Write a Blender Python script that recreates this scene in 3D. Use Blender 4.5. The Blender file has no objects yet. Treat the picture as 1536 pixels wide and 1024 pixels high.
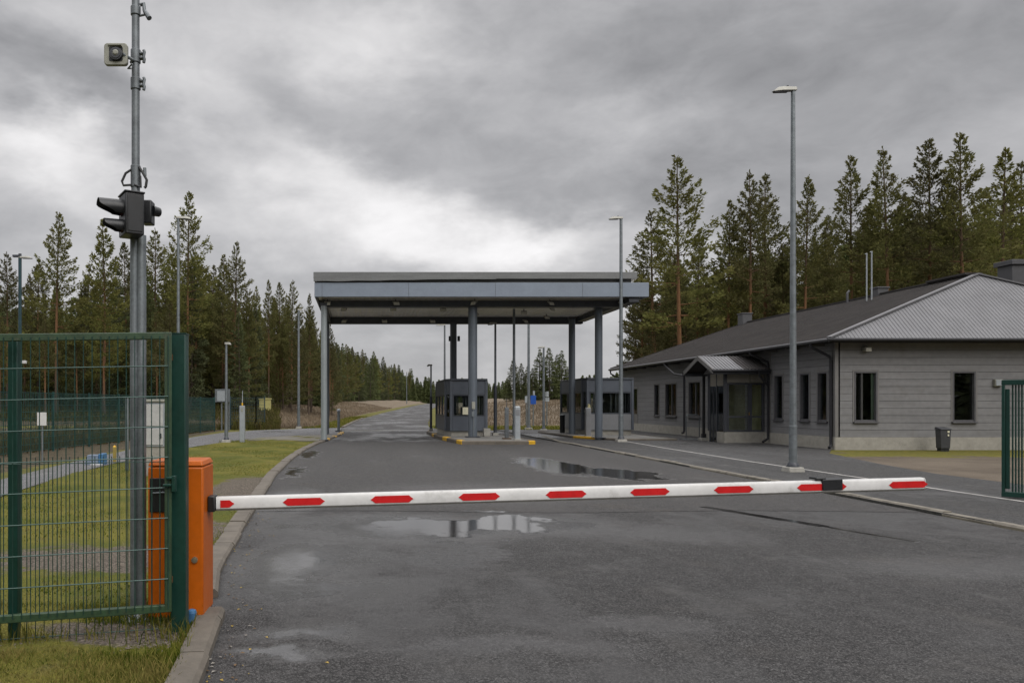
import bpy, math, random
import numpy as np
from mathutils import Vector, Matrix
R = math.radians
random.seed(7)
RNG = np.random.default_rng(7)
sc = bpy.context.scene
col = sc.collection
F, PX, PY, CH = 1150.0, 540.0, 606.0, 1.5      # focal length in photo pixels, vanishing point, eye height

def at(px, Y):            # X of a photo column at depth Y
    return (px - PX) * Y / F
def zat(py, Y):
    return CH + (PY - py) * Y / F
def sm(t):
    t = min(1.0, max(0.0, t)); return t * t * (3 - 2 * t)
def lerp_tab(tab, y):
    if y <= tab[0][0]: return tab[0][1]
    for (a, b), (c, d) in zip(tab, tab[1:]):
        if y <= c: return b + (d - b) * (y - a) / (c - a)
    return tab[-1][1]
def S(r, g, b):
    f = lambda c: ((c / 255 + .055) / 1.055) ** 2.4 if c > 10 else c / 255 / 12.92
    return (f(r), f(g), f(b))

# ------------------------------------------------------------------ materials
class NT:
    def __init__(s, name):
        s.m = bpy.data.materials.new(name); s.m.use_nodes = True
        s.t = s.m.node_tree; s.t.nodes.clear()
        s.out = s.t.nodes.new('ShaderNodeOutputMaterial')
    def n(s, typ, ins=None, **props):
        nd = s.t.nodes.new(typ)
        for k, v in props.items(): setattr(nd, k, v)
        for k, v in (ins or {}).items(): s.put(nd.inputs[k], v)
        return nd
    def put(s, sock, v):
        if isinstance(v, bpy.types.NodeSocket): s.t.links.new(v, sock)
        else:
            if sock.type == 'RGBA' and len(v) == 3: v = (*v, 1)
            sock.default_value = v
    def math(s, op, a, b=None, c=None, clamp=False):
        nd = s.n('ShaderNodeMath', operation=op); nd.use_clamp = clamp
        for i, v in enumerate((a, b, c)):
            if v is not None: s.put(nd.inputs[i], v)
        return nd.outputs[0]
    def mix(s, f, a, b, blend='MIX'):
        nd = s.n('ShaderNodeMix', data_type='RGBA', blend_type=blend)
        s.put(nd.inputs[0], f); s.put(nd.inputs[6], a); s.put(nd.inputs[7], b)
        return nd.outputs[2]
    def ramp(s, f, a, b, lo=0., hi=1., smooth=True):
        nd = s.n('ShaderNodeMapRange', {0: f, 1: a, 2: b, 3: lo, 4: hi}, interpolation_type='SMOOTHSTEP' if smooth else 'LINEAR')
        return nd.outputs[0]
    def noise(s, vec, scale, detail=3., rough=.55, dist=0.):
        nd = s.n('ShaderNodeTexNoise', {'Scale': scale, 'Detail': detail, 'Roughness': rough, 'Distortion': dist})
        if vec is not None: s.put(nd.inputs['Vector'], vec)
        return nd
    def obj(s): return s.n('ShaderNodeTexCoord').outputs['Object']
    def pos(s): return s.n('ShaderNodeNewGeometry').outputs['Position']
    def bump(s, h, strength=.3, dist=.01, normal=None):
        nd = s.n('ShaderNodeBump', {'Strength': strength, 'Distance': dist, 'Height': h})
        if normal is not None: s.put(nd.inputs['Normal'], normal)
        return nd.outputs[0]
    def bsdf(s, **ins):
        nd = s.n('ShaderNodeBsdfPrincipled')
        for k, v in ins.items(): s.put(nd.inputs[k.replace('_', ' ')], v)
        s.t.links.new(nd.outputs[0], s.out.inputs['Surface'])
        return nd

MC = {}
def mat(name, c, rough=.5, metal=0., var=.18, scale=6., bump=0., bscale=60., spec=.5, dirt=0., rvar=.12, stretch=None):
    if name in MC: return MC[name]
    t = NT(name); o = t.obj()
    if stretch:
        mp = t.n('ShaderNodeMapping', {'Vector': o, 'Scale': stretch}); o2 = mp.outputs[0]
    else: o2 = o
    n1 = t.noise(o2, scale, 5, .6); n2 = t.noise(o, scale * 7.3, 3)
    k = t.math('ADD', t.math('MULTIPLY', n1.outputs[0], .65), t.math('MULTIPLY', n2.outputs[0], .35))
    f = t.ramp(k, .32, .68)
    a = tuple(x * (1 - var) for x in c); b = tuple(min(1, x * (1 + var)) for x in c)
    cc = t.mix(f, a, b)
    if dirt:
        dn = t.noise(o, scale * 1.7, 6, .7); dd = t.ramp(dn.outputs[0], .52, .72)
        cc = t.mix(t.math('MULTIPLY', dd, dirt), cc, (.09, .075, .05))
    r = t.math('ADD', t.math('MULTIPLY', n2.outputs[0], rvar * 2), rough - rvar, clamp=True)
    kw = dict(Base_Color=cc, Roughness=r, Metallic=metal, Specular_IOR_Level=spec)
    if bump:
        bn = t.noise(o, bscale, 4); kw['Normal'] = t.bump(bn.outputs[0], bump, .004)
    t.bsdf(**kw); MC[name] = t.m
    return t.m

def glass(name, tint=(.55, .6, .6), refl=1.0):
    if name in MC: return MC[name]
    t = NT(name)
    tr = t.n('ShaderNodeBsdfTransparent', {'Color': tint})
    gl = t.n('ShaderNodeBsdfGlossy', {'Color': (.9, .93, .95), 'Roughness': .02})
    bn = t.noise(t.obj(), 1.1, 2); t.put(gl.inputs['Normal'], t.bump(bn.outputs[0], .03, .05))
    fr = t.n('ShaderNodeFresnel', {'IOR': 1.5})
    mx = t.n('ShaderNodeMixShader', {0: t.math('MULTIPLY_ADD', fr.outputs[0], refl, .02, clamp=True), 1: tr.outputs[0], 2: gl.outputs[0]})
    t.t.links.new(mx.outputs[0], t.out.inputs['Surface'])
    MC[name] = t.m; return t.m

# ------------------------------------------------------------------ mesh builder
class MB:
    def __init__(s): s.v = []; s.f = []; s.mi = []
    def add(s, vs, fs, mi=0):
        o = len(s.v); s.v += [tuple(v) for v in vs]
        for f in fs: s.f.append(tuple(i + o for i in f)); s.mi.append(mi)
        return s
    def hexa(s, b, t, mi=0):           # bottom loop, top loop (same count)
        n = len(b); fs = [tuple(reversed(range(n))), tuple(range(n, 2 * n))]
        fs += [(i, (i + 1) % n, n + (i + 1) % n, n + i) for i in range(n)]
        return s.add(list(b) + list(t), fs, mi)
    def box(s, x0, x1, y0, y1, z0, z1, mi=0):
        q = [(x0, y0), (x1, y0), (x1, y1), (x0, y1)]
        return s.hexa([(x, y, z0) for x, y in q], [(x, y, z1) for x, y in q], mi)
    def obox(s, p, q, th, z0, z1, mi=0, off=0.):   # wall-like box along p->q in plan
        d = Vector((q[0] - p[0], q[1] - p[1])); d.normalize(); n = Vector((-d.y, d.x))
        a = [Vector(p[:2]) + n * (off - th / 2), Vector(q[:2]) + n * (off - th / 2), Vector(q[:2]) + n * (off + th / 2), Vector(p[:2]) + n * (off + th / 2)]
        return s.hexa([(v.x, v.y, z0) for v in a], [(v.x, v.y, z1) for v in a], mi)
    def prism(s, poly, z0, z1, mi=0):
        return s.hexa([(x, y, z0) for x, y in poly], [(x, y, z1) for x, y in poly], mi)
    def beam(s, p, q, w, h, mi=0, up=(0, 0, 1)):    # rectangular bar from p to q
        p = Vector(p); q = Vector(q); d = (q - p).normalized(); u = Vector(up)
        if abs(d.dot(u)) > .98: u = Vector((0, 1, 0))
        r = d.cross(u).normalized(); u = r.cross(d)
        c = [(-w / 2, -h / 2), (w / 2, -h / 2), (w / 2, h / 2), (-w / 2, h / 2)]
        return s.hexa([p + r * a + u * b for a, b in c], [q + r * a + u * b for a, b in c], mi)
    def tube(s, pts, rad, n=10, mi=0, caps=True):
        pts = [Vector(p) for p in pts]
        if not isinstance(rad, (list, tuple)): rad = [rad] * len(pts)
        rings = []; prev = None
        for i, p in enumerate(pts):
            d = (pts[min(i + 1, len(pts) - 1)] - pts[max(i - 1, 0)]).normalized()
            if prev is None:
                u = Vector((0, 0, 1)) if abs(d.z) < .9 else Vector((1, 0, 0))
                a = d.cross(u).normalized()
            else: a = (prev - d * prev.dot(d)).normalized()
            prev = a; b = d.cross(a)
            rings.append([p + (a * math.cos(2 * math.pi * k / n) + b * math.sin(2 * math.pi * k / n)) * rad[i] for k in range(n)])
        vs = [v for r in rings for v in r]; fs = []
        for i in range(len(pts) - 1):
            for k in range(n):
                fs.append((i * n + k, i * n + (k + 1) % n, (i + 1) * n + (k + 1) % n, (i + 1) * n + k))
        if caps: fs += [tuple(reversed(range(n))), tuple(range((len(pts) - 1) * n, len(pts) * n))]
        return s.add(vs, fs, mi)
    def lathe(s, c, prof, n=16, mi=0):              # profile of (r, z) about a vertical axis at c
        return s.tube([(c[0], c[1], z) for r, z in prof], [max(r, 1e-4) for r, z in prof], n, mi) if False else s._lathe(c, prof, n, mi)
    def _lathe(s, c, prof, n, mi):
        vs = [(c[0] + r * math.cos(2 * math.pi * k / n), c[1] + r * math.sin(2 * math.pi * k / n), z) for r, z in prof for k in range(n)]
        fs = [(i * n + k, i * n + (k + 1) % n, (i + 1) * n + (k + 1) % n, (i + 1) * n + k) for i in range(len(prof) - 1) for k in range(n)]
        fs += [tuple(reversed(range(n))), tuple(range((len(prof) - 1) * n, len(prof) * n))]
        return s.add(vs, fs, mi)
    def fb(s, fr, u0, u1, d0, d1, z0, z1, mi=0):    # box in a wall frame (origin, along, outward)
        o, U, N = fr
        q = [(u0, d0), (u1, d0), (u1, d1), (u0, d1)]
        P = [(o[0] + U[0] * u + N[0] * d, o[1] + U[1] * u + N[1] * d) for u, d in q]
        return s.hexa([(x, y, z0) for x, y in P], [(x, y, z1) for x, y in P], mi)
    def build(s, name, mats, parent=None, bevel=0., smooth=35, attr=None):
        if not isinstance(mats, (list, tuple)): mats = [mats]
        me = bpy.data.meshes.new(name)
        off = ORG.get(parent.name, Vector((0, 0, 0))) if parent else Vector((0, 0, 0))
        me.from_pydata([(v[0] - off.x, v[1] - off.y, v[2] - off.z) for v in s.v], [], s.f)
        for m in mats: me.materials.append(m)
        if len(mats) > 1: me.polygons.foreach_set('material_index', s.mi)
        me.validate(); me.update()
        import bmesh
        bm = bmesh.new(); bm.from_mesh(me); bmesh.ops.recalc_face_normals(bm, faces=bm.faces); bm.to_mesh(me); bm.free()
        if smooth:
            me.polygons.foreach_set('use_smooth', [True] * len(me.polygons))
            me.set_sharp_from_angle(angle=R(smooth))
        o = bpy.data.objects.new(name, me); col.objects.link(o)
        if parent: o.parent = parent
        ORG[o.name] = off
        if bevel:
            b = o.modifiers.new('bevel', 'BEVEL'); b.width = bevel; b.segments = 2; b.limit_method = 'ANGLE'; b.angle_limit = R(40)
        return o
ORG = {}
def thing(name, label, cat, loc=(0, 0, 0), group=None):
    o = bpy.data.objects.new(name, None); col.objects.link(o); o.empty_display_size = .2
    o.location = loc; ORG[o.name] = Vector(loc); o['label'] = label; o['category'] = cat
    if group: o['group'] = group
    return o
def tag(o, label, cat, group=None):
    o['label'] = label; o['category'] = cat
    if group: o['group'] = group
    return o
def struct(o): o['kind'] = 'structure'; return o
def stuff(o): o['kind'] = 'stuff'; return o
def kids(o): return [c for c in list(o.children)]
def copy_tree(o, parent=None):
    c = o.copy(); col.objects.link(c); c.parent = parent
    for ch in kids(o): copy_tree(ch, c)
    return c

# ------------------------------------------------------------------ palette
galv = mat('galvanised_steel', (.18, .20, .212), .5, .55, .22, 9, dirt=.12, bump=.05)
galv_dark = mat('weathered_steel', (.15, .165, .175), .5, .5, .25, 9, dirt=.15)
greenp = mat('dark_green_paint', (.005, .036, .027), .4, 0, .2, 5, dirt=.05)
greenr = mat('mossy_green_paint', (.022, .05, .022), .5, 0, .35, 12, dirt=.35)
wire_m = mat('green_wire', (.02, .055, .045), .4, .2, .3, 14)
orange = mat('orange_enamel', (.45, .098, .005), .36, 0, .1, 4, dirt=.08, spec=.3)
black = mat('black_plastic', (.012, .013, .015), .42, 0, .3, 10)
dkgrey = mat('dark_grey_plastic', (.045, .047, .053), .45, 0, .2, 10, dirt=.1)
white = mat('white_enamel', (.58, .575, .565), .35, 0, .09, 3, dirt=.28)
redf = mat('red_reflective', (.55, .012, .014), .32, 0, .12, 12)
conc = mat('concrete', (.30, .29, .26), .85, 0, .2, 5, bump=.3, dirt=.25)
kerbm = mat('kerb_concrete', (.112, .097, .079), .85, 0, .22, 4, bump=.5, bscale=80, dirt=.3)
yellow = mat('worn_yellow_paint', (.58, .33, .015), .6, 0, .25, 12, dirt=.4)
blued = mat('blue_plastic', (.05, .15, .3), .45, 0, .15, 8, dirt=.15)
SKY_BASE, ZENITH, SUN_E, EXPO = .515, 1.45, 1.5, 0.2
# ------------------------------------------------------------------ camera
cam = bpy.data.cameras.new('camera'); camo = bpy.data.objects.new('camera', cam); col.objects.link(camo)
camo.location = (0, 0, CH); camo.rotation_euler = (R(90), 0, 0)
cam.sensor_width = 36; cam.lens = 36 * F / 1536
cam.shift_x = (768 - PX) / 1536; cam.shift_y = (PY - 512) / 1536
cam.clip_start = .1; cam.clip_end = 4000
sc.camera = camo
sc.view_settings.view_transform = 'Standard'; sc.view_settings.look = 'None'
sc.view_settings.exposure = EXPO; sc.view_settings.gamma = 1

# ------------------------------------------------------------------ overcast sky (world)
SUN_EL, SUN_AZ = 40, 150       # soft light from behind the camera, high
w = bpy.data.worlds.new('World'); sc.world = w; w.use_nodes = True
t = NT.__new__(NT); t.t = w.node_tree; t.t.nodes.clear()
out = t.t.nodes.new('ShaderNodeOutputWorld')
d = t.n('ShaderNodeTexCoord').outputs['Generated']
sx = t.n('ShaderNodeSeparateXYZ', {0: d}); x, y, z = sx.outputs
zc = t.math('MAXIMUM', z, 0.0)
den = t.math('ADD', zc, .16)
px = t.math('DIVIDE', x, den); py = t.math('DIVIDE', y, den)
pl = t.n('ShaderNodeCombineXYZ', {0: px, 1: py, 2: 0.}).outputs[0]
mp = t.n('ShaderNodeMapping', {'Vector': pl, 'Scale': (.8, 1.15, 1), 'Rotation': (0, 0, R(-18)), 'Location': (3.1, 1.7, 0)}).outputs[0]
dm = t.n('ShaderNodeMapping', {'Vector': d, 'Scale': (1, 1, 2.0)}).outputs[0]
big = t.math('ADD', t.math('MULTIPLY', t.noise(mp, .9, 5, .5, .35).outputs[0], .35), t.math('MULTIPLY', t.noise(dm, 3.4, 6, .56, .5).outputs[0], .65))
fine = t.noise(dm, 9., 6, .55, .6).outputs[0]
az = t.math('MULTIPLY', t.math('ARCTAN2', x, y), 57.2958)
el = t.math('MULTIPLY', t.math('ARCSINE', z), 57.2958)
wn = t.noise(dm, 5.5, 5, .58)
wv = t.n('ShaderNodeSeparateColor', {0: wn.outputs['Color']}).outputs
az = t.math('ADD', az, t.math('MULTIPLY', t.math('SUBTRACT', wv[0], .5), 17.))
el = t.math('ADD', el, t.math('MULTIPLY', t.math('SUBTRACT', wv[1], .5), 10.))
# thick and thin places of the cloud deck: (azimuth, elevation, half width, half height, tilt, amount)
def dirpx(px_, py_):
    a = math.atan((px_ - PX) / F); e = math.atan((PY - py_) / F * math.cos(a)); return math.degrees(a), math.degrees(e)
BL = [(680, 355, 240, 48, -10, .25), (480, 275, 130, 46, -22, .22), (60, 225, 150, 45, -12, .33), (250, 120, 120, 40, -25, .16), (470, 50, 230, 55, -8, .16),
      (600, 70, 90, 35, 0, .12), (820, 370, 130, 35, 0, .25), (930, 180, 90, 28, 0, .12), (200, 330, 200, 40, -8, .10), (180, 160, 260, 36, -20, -.16), (40, 120, 130, 35, 0, -.14), (560, 200, 260, 60, -22, -.08),
      (350, 390, 180, 32, -6, -.12), (640, 520, 260, 50, 0, -.08), (1230, 130, 420, 150, 0, -.16), (1420, 40, 260, 90, 0, -.06), (900, 90, 160, 60, -10, -.12), (1010, 290, 170, 60, 0, -.10), (230, 420, 160, 30, 0, .10)]
acc = None
for bx, by, sw, sh, tilt, amp in BL:
    amp *= .55 if amp < 0 else .85
    a0, e0 = dirpx(bx, by); wa = math.degrees(sw / F); we = math.degrees(sh / F); c_, s_ = math.cos(R(tilt)), math.sin(R(tilt))
    da = t.math('SUBTRACT', az, a0); de = t.math('SUBTRACT', el, e0)
    u = t.math('MULTIPLY', t.math('ADD', t.math('MULTIPLY', da, c_), t.math('MULTIPLY', de, s_)), 1 / wa)
    v = t.math('MULTIPLY', t.math('SUBTRACT', t.math('MULTIPLY', de, c_), t.math('MULTIPLY', da, s_)), 1 / we)
    g = t.math('MULTIPLY', t.math('EXPONENT', t.math('MULTIPLY', t.math('ADD', t.math('MULTIPLY', u, u), t.math('MULTIPLY', v, v)), -.7)), amp)
    acc = g if acc is None else t.math('ADD', acc, g)
front = t.ramp(y, .0, .35)
acc = t.math('MULTIPLY', acc, front)
val = t.math('ADD', acc, t.math('ADD', t.math('MULTIPLY', t.math('SUBTRACT', big, .5), .34), t.math('MULTIPLY', t.math('SUBTRACT', fine, .5), .23)))
val = t.math('ADD', val, t.math('MULTIPLY', t.math('SUBTRACT', t.noise(dm, 24., 5, .6, .5).outputs[0], .5), .07))
val = t.math('ADD', val, SKY_BASE)
val = t.math('MAXIMUM', val, .2)
val = t.math('POWER', val, 1.25)
hi = t.ramp(z, .47, .85)                      # a cloud deck is brightest overhead
val = t.math('ADD', val, t.math('MULTIPLY', hi, ZENITH))
cl = t.mix(t.ramp(val, .22, .75), (.965, .965, 1.0), (1.0, .985, .99))
cv = t.n('ShaderNodeVectorMath', {0: cl, 3: t.math('MULTIPLY', val, 10.)}, operation='SCALE').outputs[0]
sky = t.n('ShaderNodeTexSky', sky_type='NISHITA', sun_disc=False, sun_elevation=R(SUN_EL), sun_rotation=R(SUN_AZ), altitude=100, air_density=1., dust_density=2.)
skc = t.mix(.97, sky.outputs[0], cv)
bg = t.n('ShaderNodeBackground', {'Color': skc, 'Strength': .1})
t.t.links.new(bg.outputs[0], out.inputs[0])
w.cycles.sampling_method = 'MANUAL'; w.cycles.sample_map_resolution = 512
su = bpy.data.lights.new('sun', 'SUN'); su.energy = SUN_E; su.angle = R(50); su.color = (1, .965, .92)
suo = bpy.data.objects.new('sun', su); col.objects.link(suo)
sd = Vector((math.sin(R(SUN_AZ)) * math.cos(R(SUN_EL)), math.cos(R(SUN_AZ)) * math.cos(R(SUN_EL)), math.sin(R(SUN_EL))))
suo.rotation_euler = sd.to_track_quat('Z', 'Y').to_euler(); suo.location = (0, -20, 40)

# ------------------------------------------------------------------ ground profile
KT = [(0, -.78), (4.13, -.85), (5.4, -.96), (6.2, -1.18), (7.2, -1.27), (10.7, -1.47), (15.8, -1.74), (20.5, -1.82), (25, -1.76), (29, -1.55), (32, -1.28), (36, -1.0), (39, -.84), (41.5, -.85)]
XLT = [(41.5, -.85), (48, -1.2), (50, -.95), (55, -.8), (65, -.4), (80, .5), (110, 3.2), (150, 7.8), (200, 14), (300, 27), (450, 52), (800, 120)]
XRT = [(44, 7.8), (45, 5.6), (46.5, 4.7), (50, 4.5), (60, 5.3), (80, 7.3), (110, 10), (150, 14), (200, 20.5), (300, 34), (450, 60), (800, 130)]
XL = lambda Y: lerp_tab(KT, Y) if Y < 41.5 else lerp_tab(XLT, Y)
XR = lambda Y: lerp_tab(XRT, Y)
def prof(Y): return 1.75 * sm((Y - 50) / 260)
def land(X, Y):
    h = prof(Y) - .05
    dl = XL(Y) - X
    n = .12 * math.sin(X * .31 + Y * .17) + .09 * math.sin(X * .73 - Y * .41)
    if dl > 0 and Y > 44:
        k = sm((Y - 49) / 16) if X > -9 else sm((Y - 46) / 30)
        h += k * (1.15 * sm((dl - 2.0) / 9) + n * sm((dl - 2) / 4) + .9 * sm((dl - 14) / 40))
    dr = X - XR(Y)
    if dr > 0 and Y > 44:
        k = sm((Y - 52) / 22)
        h += k * (1.5 * sm((dr - 3) / 14) + n * sm((dr - 2) / 4))
    if X < -8: h += sm((-8.6 - X) / 6) * .1
    if X > 30: h += .3 * sm((X - 30) / 20)
    return h

def grid_obj(name, xs, ys, zf, m, colf=None):
    vs = [(x, y, zf(x, y)) for y in ys for x in xs]; n = len(xs)
    fs = [(j * n + i, j * n + i + 1, (j + 1) * n + i + 1, (j + 1) * n + i) for j in range(len(ys) - 1) for i in range(n - 1)]
    b = MB(); b.add(vs, fs); o = b.build(name, m, smooth=80)
    if colf:
        a = o.data.color_attributes.new('zone', 'FLOAT_COLOR', 'POINT')
        a.data.foreach_set('color', [c for v in vs for c in (*colf(v[0], v[1]), 1.)])
    return o
def spaced(segs):
    o = []
    for a, b, st in segs:
        n = max(1, round((b - a) / st)); o += [a + (b - a) * i / n for i in range(n)]
    return o + [segs[-1][1]]

# land material: zone R = green moss and grass, G = dry brown grass, B = forest floor
t = NT('ground_cover'); p = t.pos()
zn = t.n('ShaderNodeAttribute', attribute_name='zone').outputs['Color']; zs = t.n('ShaderNodeSeparateColor', {0: zn}).outputs
a1 = t.noise(p, .6, 6, .62).outputs[0]; a2 = t.noise(p, 4.5, 5, .6).outputs[0]; a3 = t.noise(p, 35., 3).outputs[0]
gr = t.mix(t.ramp(a1, .35, .65), (.085, .09, .016), (.14, .13, .026)); gr = t.mix(t.ramp(a2, .45, .75), gr, (.14, .115, .05))
dry = t.mix(t.ramp(a1, .3, .7), (.14, .11, .078), (.21, .168, .122)); dry = t.mix(t.ramp(a2, .5, .75), dry, (.075, .06, .045))
ff = t.mix(t.ramp(a2, .35, .65), (.05, .04, .026), (.10, .08, .05))
e = lambda c: t.ramp(t.math('ADD', c, t.math('MULTIPLY', t.math('SUBTRACT', a2, .5), .7)), .35, .65)
cc = t.mix(e(zs[1]), ff, dry); cc = t.mix(e(zs[0]), cc, gr)
cc = t.mix(t.math('MULTIPLY', t.ramp(a3, .4, .75), .5), cc, (.03, .028, .016))
t.bsdf(Base_Color=cc, Roughness=.95, Specular_IOR_Level=.2, Normal=t.bump(t.math('ADD', a3, t.math('MULTIPLY', a2, 2.)), .7, .05))
landm = t.m
def zone(X, Y):
    dl = XL(Y) - X; dr = X - XR(Y)
    g = d_ = f = 0.
    if Y < 47:
        g = 1. if X > -8.3 else .15; f = 1 - g
        if 7 < X < 15 and Y > 43: g = 1.
        if X > 16: g, d_ = .4, .3
    elif dl > 0:
        g = 1 - sm((dl - 1.2) / 1.6); d_ = sm((dl - 1.2) / 1.6)
        if Y < 52: g = max(g, 1 - sm((Y - 48.5) / 2))
        f = sm((dl - 12) / 6); d_ *= 1 - f
    elif dr > 0:
        g = max(1 - sm((dr - .8) / 1.5), 1 - sm((Y - 51) / 7)); d_ = 1 - g
        if dr > 45: d_ = .3; f = .7
    return g, d_, f
gx = spaced([(-900, -120, 60), (-120, -40, 6), (-40, -14, 2), (-14, 22, .8), (22, 60, 2), (60, 160, 8), (160, 900, 60)])
gy = spaced([(-80, -6, 6), (-6, 40, 1.2), (40, 75, .7), (75, 160, 2.5), (160, 500, 10), (500, 2500, 100)])
struct(grid_obj('ground', gx, gy, land, landm, zone))

# ------------------------------------------------------------------ wet asphalt
def asphalt(name, base, wet, puddles=(), near=1.0, streaks=()):
    t = NT(name); p = t.pos(); s = t.n('ShaderNodeSeparateXYZ', {0: p}); X, Y, Z = s.outputs
    big = t.noise(p, .22, 5, .6, .6).outputs[0]; med = t.noise(p, 1.3, 5, .62, .4).outputs[0]; sml = t.noise(p, 9., 4, .6).outputs[0]
    mp = t.n('ShaderNodeMapping', {'Vector': p, 'Scale': (.9, .16, 1)}).outputs[0]; lane = t.noise(mp, .9, 4, .6).outputs[0]
    wetf = t.ramp(t.math('ADD', t.math('ADD', t.math('MULTIPLY', big, .5), t.math('MULTIPLY', med, .3)), t.math('MULTIPLY', lane, .35)), .58 - wet, .72 - wet)
    pud = None
    wob = t.n('ShaderNodeSeparateColor', {0: t.noise(p, 1.6, 5, .62).outputs['Color']}).outputs
    Xw = t.math('ADD', X, t.math('MULTIPLY', t.math('SUBTRACT', wob[0], .5), 1.1)); Yw = t.math('ADD', Y, t.math('MULTIPLY', t.math('SUBTRACT', wob[1], .5), 2.2))
    for cx, cy, rx, ry, st in puddles:
        u = t.math('MULTIPLY', t.math('SUBTRACT', Xw, cx), 1 / rx); v = t.math('MULTIPLY', t.math('SUBTRACT', Yw, cy), 1 / ry)
        g = t.math('MULTIPLY', t.ramp(t.math('SQRT', t.math('ADD', t.math('MULTIPLY', u, u), t.math('MULTIPLY', v, v))), 1.0, .5), st)
        pud = g if pud is None else t.math('MAXIMUM', pud, g)
    for x0, y0, x1, y1, wd in streaks:
        L2 = (x1 - x0) ** 2 + (y1 - y0) ** 2
        q = t.math('MULTIPLY', t.math('ADD', t.math('MULTIPLY', t.math('SUBTRACT', X, x0), x1 - x0), t.math('MULTIPLY', t.math('SUBTRACT', Y, y0), y1 - y0)), 1 / L2)
        dd = t.math('ADD', t.math('MULTIPLY', t.math('SUBTRACT', X, x0), y1 - y0), t.math('MULTIPLY', t.math('SUBTRACT', Y, y0), x0 - x1))
        dd = t.math('ABSOLUTE', t.math('ADD', t.math('MULTIPLY', dd, 1 / math.sqrt(L2)), t.math('MULTIPLY', t.math('SUBTRACT', med, .5), .18)))
        inside = t.math('MULTIPLY', t.ramp(q, -.02, .06), t.ramp(q, 1.02, .9))
        g = t.math('MULTIPLY', t.ramp(dd, wd, wd * .5), inside)
        pud = g if pud is None else t.math('MAXIMUM', pud, g)
    vo = t.n('ShaderNodeTexVoronoi', {'Vector': p, 'Scale': 135.}, feature='F1'); vo2 = t.n('ShaderNodeTexVoronoi', {'Vector': p, 'Scale': 60.}, feature='F1')
    stone = t.n('ShaderNodeSeparateColor', {0: vo.outputs['Color']}).outputs[0]
    b = tuple(base)
    c = t.mix(t.ramp(stone, .1, 1.), tuple(k * .4 for k in b), tuple(k * 1.9 for k in b))
    c = t.mix(t.math('MULTIPLY', t.ramp(stone, .8, .92), .8 * near), c, (.135, .132, .13)); c = t.mix(t.math('MULTIPLY', t.ramp(vo2.outputs['Distance'], .55, .75), .8), c, (.012, .012, .012))
    c = t.mix(t.math('MULTIPLY', t.ramp(sml, .35, .7), .35), c, tuple(k * .5 for k in b))
    c = t.mix(t.math('MULTIPLY', t.ramp(lane, .45, .7), .3), c, tuple(k * 1.35 for k in b))
    c = t.mix(t.math('MULTIPLY', t.ramp(med, .5, .75), .25), c, (b[0] * 1.25, b[1] * 1.08, b[2] * .85))
    c = t.mix(t.math('MULTIPLY', wetf, .65), c, tuple(k * .4 for k in b))
    rr = t.math('SUBTRACT', .68, t.math('MULTIPLY', wetf, .36)); rr = t.math('ADD', rr, t.math('MULTIPLY', t.math('SUBTRACT', sml, .5), .25))
    bs = t.math('SUBTRACT', .85 * near, t.math('MULTIPLY', wetf, .4 * near))
    if pud is not None:
        pe = t.ramp(t.math('ADD', pud, t.math('MULTIPLY', t.math('SUBTRACT', sml, .5), .55)), .3, .85)
        c = t.mix(pe, c, tuple(k * .4 for k in b)); rr = t.math('ADD', t.math('MULTIPLY', rr, t.math('SUBTRACT', 1., pe)), .03, clamp=True)
        bs = t.math('MULTIPLY', bs, t.math('SUBTRACT', 1., t.math('MULTIPLY', pe, .97)))
    flm = None; Xf = t.math('ADD', X, t.math('MULTIPLY', t.math('SUBTRACT', wob[1], .5), .7)); Yf = t.math('ADD', Y, t.math('MULTIPLY', t.math('SUBTRACT', wob[0], .5), .8))
    for cx, cy, rx, ry, st in FILM:
        u = t.math('MULTIPLY', t.math('SUBTRACT', Xf, cx), 1 / rx); v = t.math('MULTIPLY', t.math('SUBTRACT', Yf, cy), 1 / ry)
        g = t.math('MULTIPLY', t.ramp(t.math('SQRT', t.math('ADD', t.math('MULTIPLY', u, u), t.math('MULTIPLY', v, v))), 1.4, .15), st)
        flm = g if flm is None else t.math('MAXIMUM', flm, g)
    flm = t.math('MULTIPLY', flm, t.ramp(t.math('ADD', t.math('MULTIPLY', med, .6), t.math('MULTIPLY', sml, .4)), .1, .46))
    rr = t.math('ADD', t.math('MULTIPLY', rr, t.math('SUBTRACT', 1., flm)), t.math('MULTIPLY', flm, .10))
    bs = t.math('MULTIPLY', bs, t.math('SUBTRACT', 1., t.math('MULTIPLY', flm, .95)))
    c = t.mix(t.math('MULTIPLY', flm, .5), c, tuple(k * .6 for k in b))
    h = t.math('ADD', t.math('MULTIPLY', vo.outputs['Distance'], .6), t.math('MULTIPLY', vo2.outputs['Distance'], .5))
    h = t.math('ADD', h, t.math('MULTIPLY', sml, .8))
    nd = t.n('ShaderNodeBump', {'Distance': .02, 'Height': h}); t.put(nd.inputs['Strength'], bs)
    gl = t.math('MAXIMUM', flm, pe) if pud is not None else flm
    sp = t.math('ADD', .28, t.math('MULTIPLY', t.math('MAXIMUM', gl, t.math('MULTIPLY', wetf, .5)), .55))
    t.bsdf(Base_Color=c, Roughness=rr, Normal=nd.outputs[0], Specular_IOR_Level=sp)
    return t.m
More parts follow.
